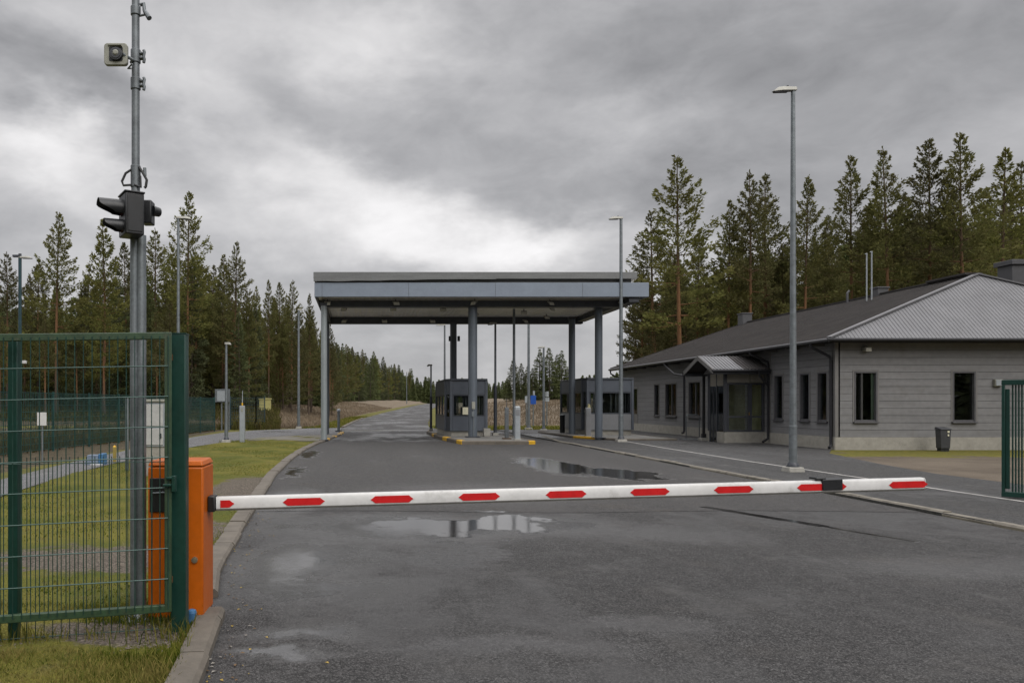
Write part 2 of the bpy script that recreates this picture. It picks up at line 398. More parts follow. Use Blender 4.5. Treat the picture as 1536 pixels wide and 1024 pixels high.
FILM = [(.5, 9.3, 1.7, 1.2, 1.), (-.55, 7.3, .6, 1.6, 1.), (-.15, 6.3, .45, .5, .8), (-.5, 4.62, .5, .13, 1.), (-.38, 5.0, .5, .16, .95), (.9, 4.75, .9, .2, .6), (2.2, 9.5, 1.2, .9, .85), (1.9, 5.2, .7, .2, .55), (3.6, 8.9, 1.0, .7, .5), (-1.1, 11.5, .5, 2., .8), (2.0, 13, 2.0, 1.6, .35), (5.5, 7.0, 1.2, .6, .4)]
PUD = [(1.2, 9.5, 1.35, .95, 1.), (1.9, 10.0, .9, .5, 1.), (4.7, 18.8, 1.0, 3.8, 1.), (5.6, 16.5, 1.05, 2.0, 1.), (-1.45, 17, .3, 2.0, .8), (-1.6, 12, .18, 1.3, .75), (-1.5, 23, .35, 2.6, .8),
       (-.55, 4.62, .33, .13, .62), (-.42, 5.0, .4, .16, .6), (-.5, 6.4, .5, .9, .6), (-.2, 7.6, .8, .8, .56), (1.0, 7.6, .9, .9, .55), (.3, 9.0, .6, .6, .5), (1.2, 44, 4, 1.5, .7), (2.5, 62, 3, 5, .5), (4, 39, 1.2, 1.0, .6)]
STK = [(5.0, 11.3, 5.75, 9.3, .13), (5.6, 9.7, 6.1, 8.3, .07)]
road_m = asphalt('wet_asphalt', (.056, .054, .054), .05, PUD, 1., STK)
ys = spaced([(-10, 3, 1), (3, 46, .6), (46, 100, 1.5), (100, 300, 6), (300, 800, 25)])
b = MB(); vs = []; NX = 8
for Y in ys:
    xl = XL(Y) - (.1 if Y < 41 else 0); xr = XR(Y)
    if 41 < Y < 47.6: xl = -3.2
    for i in range(NX + 1): vs.append((xl + (xr - xl) * i / NX, Y, prof(Y)))
b.add(vs, [(j * (NX + 1) + i, j * (NX + 1) + i + 1, (j + 1) * (NX + 1) + i + 1, (j + 1) * (NX + 1) + i) for j in range(len(ys) - 1) for i in range(NX)])
struct(b.build('road', road_m, smooth=80))
# asphalt seam across the lane: an older, drier surface laid 4 mm proud beyond it
seam_m = asphalt('dry_asphalt', (.070, .067, .066), -.06, PUD[2:8] + PUD[13:14] + [(1.75, 10.6, .5, .35, .9)], 1., STK)
b = MB(); vs = []; yy = spaced([(10.7, 30.5, .6)])
for Y in yy:
    for i in range(9): vs.append((XL(Y) - .05 + (7.8 - XL(Y) + .05) * i / 8, Y + (.12 * math.sin(i * 1.3) if Y == yy[0] else 0), .004))
b.add(vs, [(j * 9 + i, j * 9 + i + 1, (j + 1) * 9 + i + 1, (j + 1) * 9 + i) for j in range(len(yy) - 1) for i in range(8)])
struct(b.build('road_surface', seam_m, smooth=80))
# forecourt by the building
apron_m = asphalt('forecourt_asphalt', (.062, .061, .061), .02, [(9.0, 14.5, .8, 2, .45), (11.5, 30, 2, 3, .5), (8.6, 36, 1.2, 4, .6)], .9)
poly = [(7.93, -8), (12.0, -8), (12.2, 13.5), (12.3, 16.4), (12.9, 19), (14.2, 23.2), (15.3, 24.9), (15.6, 25.2), (15.6, 46), (13.5, 44.6), (7.93, 44.6)]
b = MB(); b.prism(poly, -.06, .02); struct(b.build('forecourt_pavement', apron_m, smooth=0))
# gravel yard
t = NT('gravel_yard'); p = t.pos(); s = t.n('ShaderNodeSeparateXYZ', {0: p}).outputs
g1 = t.noise(p, .5, 6, .65).outputs[0]; g2 = t.noise(p, 6, 5, .6).outputs[0]; vo = t.n('ShaderNodeTexVoronoi', {'Vector': p, 'Scale': 30.})
c = t.mix(t.ramp(g1, .35, .65), (.098, .077, .056), (.158, .128, .096)); c = t.mix(t.math('MULTIPLY', t.ramp(vo.outputs['Distance'], .1, .5), .4), c, (.06, .05, .04))
wallm = t.math('ADD', t.ramp(s[1], 19.2, 23.4), t.math('MULTIPLY', t.math('SUBTRACT', g1, .5), 2.4))
wallm = t.math('ADD', wallm, t.math('MULTIPLY', t.math('SUBTRACT', g2, .5), .8)); mo = t.ramp(wallm, .45, .8)
c = t.mix(mo, c, t.mix(t.ramp(g2, .4, .65), (.085, .085, .014), (.14, .115, .02)))
t.bsdf(Base_Color=c, Roughness=.93, Specular_IOR_Level=.25, Normal=t.bump(t.math('ADD', vo.outputs['Distance'], g2), .8, .02))
b = MB(); b.prism([(11.5, -8), (60, -8), (60, 25.3), (15.2, 25.3), (14.0, 23.2), (12.7, 19), (12.0, 16.4), (11.9, 13.5)], -.06, .008); struct(b.build('gravel_ground', t.m, smooth=0))
# painted line
pl_m = mat('worn_white_paint', (.30, .29, .275), .65, 0, .3, 6, dirt=.8)
b = MB(); LN = [(10.08, 2), (10.08, 20), (10.3, 26), (10.75, 33)]
for (x0, y0), (x1, y1) in zip(LN, LN[1:]):
    b.add([(x0 - .05, y0, .0245), (x0 + .05, y0, .0245), (x1 + .05, y1, .0245), (x1 - .05, y1, .0245)], [(0, 1, 2, 3)])
struct(b.build('road_marking', pl_m, smooth=0))

# kerbs: separate stones laid end to end
def stones(name, pts, wd, top, bot, L, m, gap=.012, jit=.012, ym=None, side=-1):
    b = MB(); dist = 0; P = [Vector((*q, 0)) for q in pts]
    segs = [(P[i], P[i + 1]) for i in range(len(P) - 1)]
    tot = sum((q - p).length for p, q in segs)
    def loc(s_):
        for p, q in segs:
            l = (q - p).length
            if s_ <= l or (p, q) == segs[-1]:
                dd = (q - p) / l; return p + dd * min(s_, l), dd
            s_ -= l
    k = 0
    while dist < tot - .05:
        l = L * random.uniform(.94, 1.06); a, d1 = loc(dist + gap / 2); c_, d2 = loc(min(tot, dist + l - gap / 2)); dist += l
        n1 = Vector((-d1.y, d1.x, 0)) * (-side); n2 = Vector((-d2.y, d2.x, 0)) * (-side)
        j = random.uniform(-jit, jit); a = a + n1 * j; c_ = c_ + n2 * j; dz = random.uniform(-jit, jit) * .6
        h = top + dz
        zz = prof((a.y + c_.y) / 2)
        ch = .025
        for r, (wa, wb, z0, z1, ta) in enumerate([(0, wd, bot, h - ch, 0), (0, wd, h - ch, h, ch)]):
            lo = [a + n1 * wa, c_ + n2 * wa, c_ + n2 * wb, a + n1 * wb]; up = [a + n1 * (wa + ta), c_ + n2 * (wa + ta), c_ + n2 * wb, a + n1 * wb]
            b.hexa([(v.x, v.y, z0 + zz) for v in lo], [(v.x, v.y, z1 + zz) for v in up], 1 if (ym and k in ym) else 0)
        k += 1
    return struct(b.build(name, [m, yellow], smooth=0))
kp = [(XL(Y), Y) for Y in spaced([(5.95, 41.4, .7)])]
stones('kerb', kp, .2, .065, -.1, .72, kerbm, ym={36, 40, 44, 46})
stones('kerb', [(-.74, 2.2), (-.85, 4.13), (-.955, 5.42)], .165, .075, -.1, .72, kerbm, jit=.004)
stones('kerb', [(XL(Y), Y) for Y in spaced([(49.5, 78, 1.5)])], .2, .07, -.1, 1.0, kerbm)
lowk = mat('low_kerb_stone', (.16, .145, .12), .9, 0, .35, 3, bump=.5, dirt=.5)
stones('kerb', [(7.93, -4), (7.93, 31), (8.5, 36)], .13, .035, -.1, .9, lowk, side=1, jit=.015)
# foot path on the lawn side
path_m = asphalt('path_asphalt', (.15, .15, .155), .0, [(-6.5, 22, .5, 3, .45), (-4.5, 41, 1.5, 2, .6)], .7)
near_e = [(-4.3, 2), (-5.0, 8), (-5.75, 12.4), (-6.1, 16.3), (-6.1, 19), (-5.95, 23), (-5.75, 26.5), (-5.2, 30.3), (-4.3, 33.6), (-3.2, 35.4), (-2.0, 36.2), (-1.1, 36.3)]
far_e = [(-6.0, 2), (-6.5, 8), (-7.0, 14.9), (-7.3, 19.2), (-7.45, 25), (-7.5, 30), (-7.45, 35), (-7.1, 39.5), (-5.9, 43), (-4.4, 45.2), (-3.0, 46.8), (-1.1, 47.6)]
b = MB()
for i in range(len(near_e) - 1):
    a, a2, c_, c2 = near_e[i], near_e[i + 1], far_e[i], far_e[i + 1]
    b.add([(a[0], a[1], .034), (a2[0], a2[1], .034), (c2[0], c2[1], .034), (c_[0], c_[1], .034)], [(0, 1, 2, 3)])
struct(b.build('footpath', path_m, smooth=0))
# mossy concrete pad under the canopy corner
pad_m = mat('mossy_concrete', (.17, .16, .14), .75, 0, .2, 1.2, dirt=.0)
t = NT('mossy_pad'); p = t.pos(); m1 = t.noise(p, 1.1, 5, .6).outputs[0]; m2 = t.noise(p, 9, 4).outputs[0]
c = t.mix(t.ramp(m1, .42, .62), (.15, .14, .12), (.10, .085, .035)); c = t.mix(t.math('MULTIPLY', t.ramp(m2, .4, .7), .4), c, (.07, .065, .05))
t.bsdf(Base_Color=c, Roughness=.7)
b = MB(); b.prism([(-4.6, 31.2), (-1.62, 30.6), (-1.5, 31), (-1.1, 36.2), (-2.2, 36.1), (-3.3, 35.2), (-4.4, 33.3)], -.05, .05); struct(b.build('concrete_pavement', t.m, smooth=0))

# lawn between path and kerb
t = NT('lawn_moss'); p = t.pos(); s = t.n('ShaderNodeSeparateXYZ', {0: p}).outputs
l1 = t.noise(p, .7, 6, .62, .3).outputs[0]; l2 = t.noise(p, 5., 5, .65).outputs[0]; l3 = t.noise(p, 45., 3).outputs[0]; vo = t.n('ShaderNodeTexVoronoi', {'Vector': p, 'Scale': 60.})
gm = None
for cx, cy, rx, ry, st in [(-2.0, 13.5, 1.0, 3.2, 1.0), (-1.7, 9.0, .6, 1.3, .75), (-2.6, 7.4, 1.6, 1.2, .9), (-1.5, 5.0, .75, .55, 1.), (-3.6, 6.2, 1., 1.2, .7)]:
    u = t.math('MULTIPLY', t.math('SUBTRACT', s[0], cx), 1 / rx); v = t.math('MULTIPLY', t.math('SUBTRACT', s[1], cy), 1 / ry)
    g = t.math('MULTIPLY', t.ramp(t.math('SQRT', t.math('ADD', t.math('MULTIPLY', u, u), t.math('MULTIPLY', v, v))), 1.1, .2), st)
    gm = g if gm is None else t.math('MAXIMUM', gm, g)
gm = t.ramp(t.math('ADD', gm, t.math('ADD', t.math('MULTIPLY', t.math('SUBTRACT', l1, .5), 1.3), t.math('MULTIPLY', t.math('SUBTRACT', l2, .5), 1.3))), .38, .68)
green = t.mix(t.ramp(l1, .35, .65), (.085, .098, .014), (.16, .145, .026)); green = t.mix(t.math('MULTIPLY', t.ramp(l2, .5, .75), .7), green, (.13, .11, .04))
grav = t.mix(t.n('ShaderNodeSeparateColor', {0: vo.outputs['Color']}).outputs[0], (.06, .05, .04), (.20, .17, .14))
c = t.mix(gm, green, grav); c = t.mix(t.math('MULTIPLY', t.ramp(l3, .45, .8), .45), c, (.03, .03, .012))
t.bsdf(Base_Color=c, Roughness=.95, Specular_IOR_Level=.2, Normal=t.bump(t.math('ADD', t.math('ADD', l3, l2), vo.outputs['Distance']), .8, .03))
ys = spaced([(-6, 3, .6), (3, 12, .25), (12, 36, .5)]); b = MB(); vs = []; NL = 26
def lawn_x(Y): return lerp_tab([(q[1], q[0]) for q in near_e], Y) - .15
for Y in ys:
    a = lawn_x(Y); c_ = XL(Y) - (.19 if Y > 5.7 else .155)
    if 5.42 < Y < 5.95: c_ = -1.2
    for i in range(NL + 1):
        x_ = a + (c_ - a) * i / NL; e_ = min(1, (c_ - x_) / .4, (x_ - a) / .4)
        vs.append((x_, Y, .028 + .022 * math.sin(x_ * 2.1 + Y * 1.3) * e_ + .012 * math.sin(x_ * 5.7 - Y * 3.1) * e_))
b.add(vs, [(j * (NL + 1) + i, j * (NL + 1) + i + 1, (j + 1) * (NL + 1) + i + 1, (j + 1) * (NL + 1) + i) for j in range(len(ys) - 1) for i in range(NL)])
struct(b.build('lawn', t.m, smooth=80))

# ------------------------------------------------------------------ grass blades, gravel (stuff)
def blade_mat(name, c1, c2, c3):
    t = NT(name); g = t.n('ShaderNodeNewGeometry'); r = g.outputs['Random Per Island']
    n = t.noise(g.outputs['Position'], 1.6, 3).outputs[0]
    c = t.mix(r, c1, c2); c = t.mix(t.math('MULTIPLY', t.ramp(t.math('ADD', n, t.math('MULTIPLY', r, .25)), .5, .8), .8), c, c3)
    d1 = t.n('ShaderNodeBsdfDiffuse', {'Color': c}); d2 = t.n('ShaderNodeBsdfTranslucent', {'Color': c})
    mx = t.n('ShaderNodeMixShader', {0: .3, 1: d1.outputs[0], 2: d2.outputs[0]}); t.t.links.new(mx.outputs[0], t.out.inputs['Surface'])
    return t.m
def blades(name, pts, h, wd, m, lean=.5):
    n = len(pts); P = np.array(pts); a = RNG.uniform(0, 2 * np.pi, n); hh = h * RNG.uniform(.45, 1.25, n); ww = wd * RNG.uniform(.6, 1.3, n)
    dx, dy = np.cos(a), np.sin(a); la = RNG.uniform(0, 2 * np.pi, n); ln = hh * lean * RNG.uniform(.1, 1., n)
    lx, ly = np.cos(la) * ln, np.sin(la) * ln
    V = np.zeros((n, 5, 3))
    V[:, 0] = P - np.stack([dx * ww, dy * ww, np.zeros(n)], 1); V[:, 1] = P + np.stack([dx * ww, dy * ww, np.zeros(n)], 1)
    V[:, 2] = P + np.stack([dx * ww * .7 + lx * .35, dy * ww * .7 + ly * .35, hh * .6], 1); V[:, 3] = P + np.stack([-dx * ww * .7 + lx * .35, -dy * ww * .7 + ly * .35, hh * .6], 1)
    V[:, 4] = P + np.stack([lx, ly, hh], 1)
    fs = []
    for i in range(n):
        k = i * 5; fs.append((k, k + 1, k + 2, k + 3)); fs.append((k + 3, k + 2, k + 4))
    me = bpy.data.meshes.new(name); me.from_pydata(V.reshape(-1, 3).tolist(), [], fs); me.materials.append(m); me.update()
    o = bpy.data.objects.new(name, me); col.objects.link(o); ORG[o.name] = Vector(); return stuff(o)
gb = blade_mat('grass_blade', (.040, .068, .009), (.165, .17, .026), (.24, .19, .07))
db = blade_mat('dry_blade', (.20, .158, .112), (.30, .24, .17), (.14, .11, .08))
def clump(X, Y): return math.sin(X * 3.1 + 1.3 * math.sin(Y * 2.3)) * math.sin(Y * 2.7 + 1.1 * math.sin(X * 1.9))
def gravelly(X, Y):
    r = 0
    for cx, cy, rx, ry in [(-2.0, 13.5, 1.0, 3.2), (-1.6, 4.85, .7, .33), (-2.6, 7.4, 1.6, 1.2), (-1.7, 9, .6, 1.3)]:
        r = max(r, 1 - math.hypot((X - cx) / rx, (Y - cy) / ry))
    return r
pts = []
while len(pts) < 26000:
    Y = random.uniform(3.4, 5.6); X = random.uniform(-3.0, XL(Y) - .14)
    k = clump(X, Y) * .4 - 1.1 * max(0, gravelly(X, Y)) + (.5 if Y < 4.5 else -.1) + .3 * (X > -1.25)
    if random.random() < .35 + k: pts.append((X, Y, .02))
blades('grass', pts, .062, .0036, gb, .95)
pts = []
while len(pts) < 26000:
    Y = 5.4 + 25 * random.random() ** 1.7; X = random.uniform(lawn_x(Y) + .1, XL(Y) - .24)
    if random.random() < .75 + .3 * clump(X * .5, Y * .5) - 1.5 * max(0, gravelly(X, Y)): pts.append((X, Y, .025))
blades('grass', pts, .022, .006, gb, .9)
pts = []
while len(pts) < 60000:
    if random.random() < .55:
        Y = 49 + 110 * random.random() ** 1.6; dl = random.uniform(2.2, 16); X = XL(Y) - dl
    else:
        Y = 50 + 100 * random.random() ** 1.5; X = XR(Y) + random.uniform(2.2, 30)
    if zone(X, Y)[1] > .5: pts.append((X, Y, land(X, Y) - .02))
blades('dry_grass', pts, .30, .03, db, .8)
pts = []
while len(pts) < 9000:
    if random.random() < .5: Y = random.uniform(43.5, 52); X = XR(Y) + random.uniform(0, 9)
    else: Y = 47.6 + 40 * random.random() ** 1.5; X = XL(Y) - random.uniform(.3, 2.4)
    if zone(X, Y)[0] > .5 and not (X > 7.5 and Y < 44.7): pts.append((X, Y, land(X, Y)))
blades('grass', pts, .16, .02, gb, .7)
b = MB()                                                # loose stones along the fence foot
for i in range(1500):
    k = random.random()
    X, Y = (random.gauss(-1.62, .36), random.gauss(4.82, .16)) if k < .75 else (random.uniform(-1.5, -1.12), random.uniform(4.6, 5.15))
    if X > XL(Y) - .25: continue
    r = random.uniform(.003, .0085); vs = []
    for q in [(1, 0, 0), (0, 1, 0), (-1, 0, 0), (0, -1, 0), (0, 0, 1), (0, 0, -.4)]:
        vs.append((X + q[0] * r * random.uniform(.7, 1.3), Y + q[1] * r * random.uniform(.7, 1.3), .038 + q[2] * r * .8))
    b.add(vs, [(0, 1, 4), (1, 2, 4), (2, 3, 4), (3, 0, 4), (1, 0, 5), (2, 1, 5), (3, 2, 5), (0, 3, 5)])
stuff(b.build('gravel', mat('grey_gravel', (.12, .10, .085), .9, 0, .6, 30), smooth=0))

# dead leaves and grit gathered along the kerb
b = MB()
for i in range(170):
    Y = 3.9 + 9 * random.random() ** 1.6; X = (XL(Y) if not 5.42 < Y < 5.95 else -1.0) + abs(random.gauss(.03, .16)); r = random.uniform(.006, .018); a = random.uniform(0, 6.28)
    ca, sa = math.cos(a) * r, math.sin(a) * r; z_ = .006
    b.add([(X + ca, Y + sa, z_), (X - sa * .6, Y + ca * .6, z_ + .006), (X - ca, Y - sa, z_ + .001), (X + sa * .6, Y - ca * .6, z_ + .004)], [(0, 1, 2, 3)], i % 3)
stuff(b.build('fallen_leaves', [mat('yellow_leaf', (.32, .22, .04), .8, 0, .3, 30), mat('brown_leaf', (.12, .07, .03), .8, 0, .3, 30), mat('grit', (.2, .185, .165), .9, 0, .3, 30)], smooth=0))
# taller tufts against posts, cabinet and kerb
pts = []
for cx_, cy_, rx_, ry_, n_ in [(-1.16, 4.93, .09, .07, 90), (-1.27, 5.17, .2, .03, 60), (-1.03, 5.3, .02, .2, 30), (-1.5, 5.25, .14, .12, 90), (-2.14, 4.74, .1, .07, 80), (-1.06, 4.5, .05, .4, 150), (-1.7, 4.75, .5, .05, 160), (-1.52, 7.5, .05, 2.0, 200), (-4.3, 15.9, .3, .1, 60), (-5.17, 29.6, .2, .15, 60), (-4.7, 30.5, .2, .1, 60)]:
    for k in range(n_):
        x_, y_ = cx_ + random.gauss(0, rx_), cy_ + random.gauss(0, ry_)
        if x_ < XL(y_) - (.13 if y_ < 5.6 else .18): pts.append((x_, y_, .03))
blades('grass', pts, .12, .0035, gb, .8)
# ================================================================== sliding gate and fence near the eye
def on(px_, Y, z): return (at(px_, Y), Y, z)
GL, GR = (-2.62, 4.52), (-1.215, 4.855)                  # gate leaf plan line
def gl(s_, z): return (GL[0] + (GR[0] - GL[0]) * s_, GL[1] + (GR[1] - GL[1]) * s_, z)
top_l, top_r, bot_l, bot_r = 1.885, 1.932, .20, .212
gate = thing('mesh_gate', 'green wire mesh gate leaf hanging in front of the signal mast and orange cabinet', 'gate', gl(1, 0))
tz = lambda s_: top_l + (top_r - top_l) * s_
bz = lambda s_: bot_l + (bot_r - bot_l) * s_
b = MB(); b.beam(gl(0, tz(0)), gl(1, tz(1)), .042, .044); b.build('top_rail', greenr, gate, .004)
b = MB(); b.beam(gl(0, bz(0)), gl(1, bz(1)), .042, .046); b.build('bottom_rail', greenr, gate, .004)
b = MB(); b.beam(gl(1, bz(1) - .023), gl(1, tz(1) + .022), .042, .044, up=(1, .3, 0)); b.build('stile', greenr, gate, .004)
b = MB()
n = 30; L = math.hypot(GR[0] - GL[0], GR[1] - GL[1])
wires = [(i * .0505) / L for i in range(int(L / .0505) + 1)]
nv = Vector((GR[1] - GL[1], -(GR[0] - GL[0]), 0)).normalized() * .026
def gw(s_, z): v = Vector(gl(s_, z)) + nv; return (v.x, v.y, v.z)
for s_ in wires: b.tube([gw(1 - s_, bz(1 - s_)), gw(1 - s_, tz(1 - s_))], .0033, 5, 0)
nv2 = nv
for k in range(1, 9):
    f0 = k / 9.0
    nv = nv2 * 1.22
    b.tube([gw(0, bz(0) + (tz(0) - bz(0)) * f0), gw(1, bz(1) + (tz(1) - bz(1)) * f0)], .0038, 6, 1)
nv = nv2
wl = mat('pale_green_wire', (.045, .085, .075), .4, .3, .2, 14)
b.build('wire_mesh', [wire_m, wl], gate)
for z_, d_ in ((top_l, -1), (bot_l, 1)):
    b = MB(); s_ = .235; c0 = gl(s_ - .03, 0); b.box(c0[0] - .06, c0[0] + .0, c0[1] - .03, c0[1] + .02, z_ - .10 * (d_ < 0) - .02, z_ + .09 * (d_ > 0) + .02); b.build('roller_bracket', greenr, gate, .005)
b = MB(); c0 = gl(.985, 1.09); b.box(c0[0] + .02, c0[0] + .055, c0[1] - .045, c0[1] - .02, 1.03, 1.045); b.box(c0[0] + .0, c0[0] + .05, c0[1] - .045, c0[1] - .02, .985, 1.0)
b.box(c0[0] + .05, c0[0] + .075, c0[1] - .03, c0[1] + .02, .95, 1.05); b.build('latch', greenp, gate, .003)
gate['label'] = 'green wire mesh gate leaf standing in front of the signal mast and orange cabinet'

gp = thing('gate_post', 'thick square dark green gate post in front of the orange cabinet', 'post', (-1.17, 4.96, 0))
b = MB(); b.box(-1.214, -1.118, 4.915, 5.01, -.1, 1.95); b.build('post_body', greenp, gp, .006)
b = MB(); b.box(-1.217, -1.115, 4.912, 5.013, 1.95, 1.957); b.build('post_cap', greenp, gp)
for z_ in (1.80, .38):
    b = MB(); b.tube([(-1.224, 4.905, z_ - .035), (-1.224, 4.905, z_ + .035)], .011, 8); b.box(-1.235, -1.20, 4.905, 4.925, z_ - .02, z_ + .02); b.build('hinge', mat('rusty_steel', (.16, .07, .025), .8, .2, .4, 30), gp)

fn = thing('mesh_fence', 'green double wire fence panel on a square post, just behind the gate leaf', 'fence', (-2.12, 4.72, 0))
FL, FR = (-2.75, 4.60), (-1.216, 4.99)
def fl(s_, z): return (FL[0] + (FR[0] - FL[0]) * s_, FL[1] + (FR[1] - FL[1]) * s_, z)
b = MB(); c0 = fl(.39, 0); b.box(c0[0] - .03, c0[0] + .03, c0[1] - .005, c0[1] + .05, -.1, 1.90); b.box(c0[0] - .034, c0[0] + .034, c0[1] - .009, c0[1] + .054, 1.90, 1.912); b.build('fence_post', greenp, fn, .004)
b = MB(); L = math.hypot(FR[0] - FL[0], FR[1] - FL[1])
for i in range(int(L / .05) + 1):
    s_ = 1 - (i * .05 + .027) / L
    if abs(s_ - .39) < .025: continue
    if s_ < 0: continue
    b.tube([(fl(s_, 0)[0], fl(s_, 0)[1] - .02, .01 + random.uniform(-.01, .02)), (fl(s_, 0)[0], fl(s_, 0)[1] - .02, 1.17)], .003, 5)
for z_ in (.055, 1.13):
    q0, q1 = fl(0, z_), fl(1, z_); b.tube([(q0[0], q0[1] - .026, z_), (q1[0], q1[1] - .026, z_)], .0032, 6)
b.build('wire_mesh', wire_m, fn)

# ================================================================== barrier
bc = thing('road_barrier', 'lowered road barrier, orange cabinet with a long white arm carrying red markers', 'barrier', (-1.25, 5.38, 0))
b = MB(); r = .035
b.box(-1.44, -1.063, 5.2, 5.556, .05, 1.075); ob = b.build('cabinet_body', orange, bc, .012)
b = MB(); b.hexa([(-1.443, 5.197, 1.079), (-1.06, 5.197, 1.079), (-1.06, 5.559, 1.079), (-1.443, 5.559, 1.079)], [(-1.425, 5.215, 1.118), (-1.078, 5.215, 1.118), (-1.078, 5.541, 1.118), (-1.425, 5.541, 1.118)]); b.build('cabinet_lid', orange, bc, .01)
b = MB(); b.box(-1.425, -1.19, 5.188, 5.198, .77, 1.0); b.build('control_window', black, bc, .004)
b = MB(); b.tube([(-1.40, 5.185, .90), (-1.31, 5.175, .905), (-1.2, 5.165, .93)], .006, 8); b.build('handle', galv, bc)
b = MB(); b.tube([(-1.12, 5.199, .447), (-1.12, 5.186, .447)], .021, 18); b.tube([(-1.12, 5.186, .447), (-1.12, 5.183, .447)], .012, 12); b.build('lock', mat('brass_lock', (.45, .40, .30), .35, .8, .2, 20), bc)
b = MB(); b.box(-1.45, -1.053, 5.19, 5.566, -.05, .047); b.build('base', dkgrey, bc, .004)
b = MB(); b.box(-1.060, -1.013, 5.33, 5.45, .75, .86); o_ = b.build('arm_collar', black, bc, .006)
A0 = Vector((-1.012, 5.40, .806)); A1 = Vector((4.44, 6.0, .885)); AD = (A1 - A0).normalized()
side = AD.cross(Vector((0, 0, 1))).normalized(); upv = side.cross(AD)
def armp(s_, h, w_): return A0 + AD * s_ + upv * h + side * w_
AL = (A1 - A0).length
prof_ = [(-.034, -.044), (.026, -.044), (.033, -.039), (.034, .028), (.024, .044), (-.02, .044), (-.034, .037)]
AL -= .055
b = MB(); b.hexa([armp(0, h, w_) for w_, h in prof_], [armp(AL, h, w_) for w_, h in prof_]); ar = b.build('barrier_arm', white, bc, .002)
b = MB(); b.hexa([armp(0, h, w_) for w_, h in [(-.03, -.052), (.03, -.052), (.033, -.0445), (-.033, -.0445)]], [armp(AL, h, w_) for w_, h in [(-.03, -.052), (.03, -.052), (.033, -.0445), (-.033, -.0445)]]); b.build('rubber_strip', mat('grey_rubber', (.16, .155, .14), .7, 0, .2, 10), ar)
def s_of(px_):             # where along the arm a column of the picture falls
    k = (px_ - PX) / F
    return (k * A0.y - A0.x) / (AD.x - k * AD.y)
for i, (q0, q1) in enumerate([(331, 352), (424, 487), (555, 619), (686, 748), (816, 877), (942, 1001), (1067, 1126), (1191, 1265), (1328, 1386)]):
    s0, s1 = s_of(q0), s_of(q1); b = MB(); h0, h1 = -.030, .021; e_ = .034
    s0 = max(s0, .002); m_ = (h0 + h1) / 2
    pts = [(s0 + .014, h0 + .016), (s0 + e_, h0), (s1 - e_, h0), (s1 - .014, h0 + .016), (s1, m_), (s1 - .014, h1 - .016), (s1 - e_, h1), (s0 + e_, h1), (s0 + .014, h1 - .016), (s0, m_)]
    if i == 0: pts = [(s0, h0)] + pts[2:7] + [(s0, h1)]
    b.hexa([armp(s_, h, .0335) for s_, h in pts], [armp(s_, h, .0365) for s_, h in pts]); b.build('reflective_marker', redf, ar, smooth=0)
b = MB(); b.hexa([armp(AL + .001, h * 1.03, w_ * 1.04) for w_, h in prof_], [armp(AL + .014, h * .97, w_ * .95) for w_, h in prof_]); b.build('end_cap', mat('pale_grey_plastic', (.42, .42, .41), .5, 0, .1, 9, dirt=.3), ar, .003)
s0, s1 = s_of(1228), s_of(1258); b = MB()
b.hexa([armp(s0, h, w_) for w_, h in [(-.045, -.03), (.045, -.03), (.045, .052), (.03, .061), (-.03, .061), (-.045, .052)]], [armp(s1, h, w_) for w_, h in [(-.045, -.03), (.045, -.03), (.045, .05), (.03, .062), (-.03, .062), (-.045, .05)]])
b.hexa([armp(s0 - .05, h, w_) for w_, h in [(-.045, .054), (.045, .054), (.04, .07), (-.04, .07)]], [armp(s0 + .03, h, w_) for w_, h in [(-.045, .056), (.045, .056), (.04, .072), (-.04, .072)]])
b.build('clamp', black, ar, .004)
bp = thing('cable_duct', 'blue plastic cable duct stub sticking up beside the orange cabinet foot', 'duct', (-1.115, 5.14, 0))
b = MB(); b.tube([(-1.128, 5.12, -.05), (-1.126, 5.12, .06), (-1.12, 5.115, .115)], [.028, .028, .03], 14); b.build('duct_pipe', blued, bp)
b = MB(); b._lathe((-1.12, 5.115), [(.03, .11), (.026, .128), (.01, .136)], 14, 0); b.build('duct_cap', blued, bp)

# ================================================================== signal mast
Ym = 5.28
mast = thing('signal_mast', 'tall galvanised twin pipe mast carrying the traffic light and horn speaker', 'mast', (at(205, Ym), Ym, 0))
xm = at(203.5, Ym); x2 = at(212, Ym)
b = MB(); b.tube([(xm, Ym, .02), (xm, Ym, 2.60), (xm, Ym, 2.9)], [.027, .027, .027], 16); b.tube([(xm, Ym, 2.9), (xm, Ym, 3.1), (xm, Ym, 6.0)], [.031, .0275, .0245], 16); b.build('mast_pipe', galv_dark, mast)
b = MB(); b.tube([(xm - .006, Ym - .012, .02), (xm - .006, Ym - .012, 2.64)], .028, 14); b.build('side_pipe', galv, mast)
b = MB(); b.tube([(x2, Ym, .02), (x2, Ym, 2.66)], .0335, 18); b.build('support_pipe', galv, mast)
b = MB(); b._lathe(((xm + x2) / 2, Ym), [(.12, .012), (.122, .035), (.105, .045), (.075, .05), (.06, .075)], 20, 0); b.build('base_flange', galv_dark, mast)
for k in range(4):
    a = k * math.pi / 2 + .5; b = MB(); b.tube([((xm + x2) / 2 + .09 * math.cos(a), Ym + .09 * math.sin(a), .03), ((xm + x2) / 2 + .09 * math.cos(a), Ym + .09 * math.sin(a), .075)], .01, 6); b.build('bolt', galv, mast)
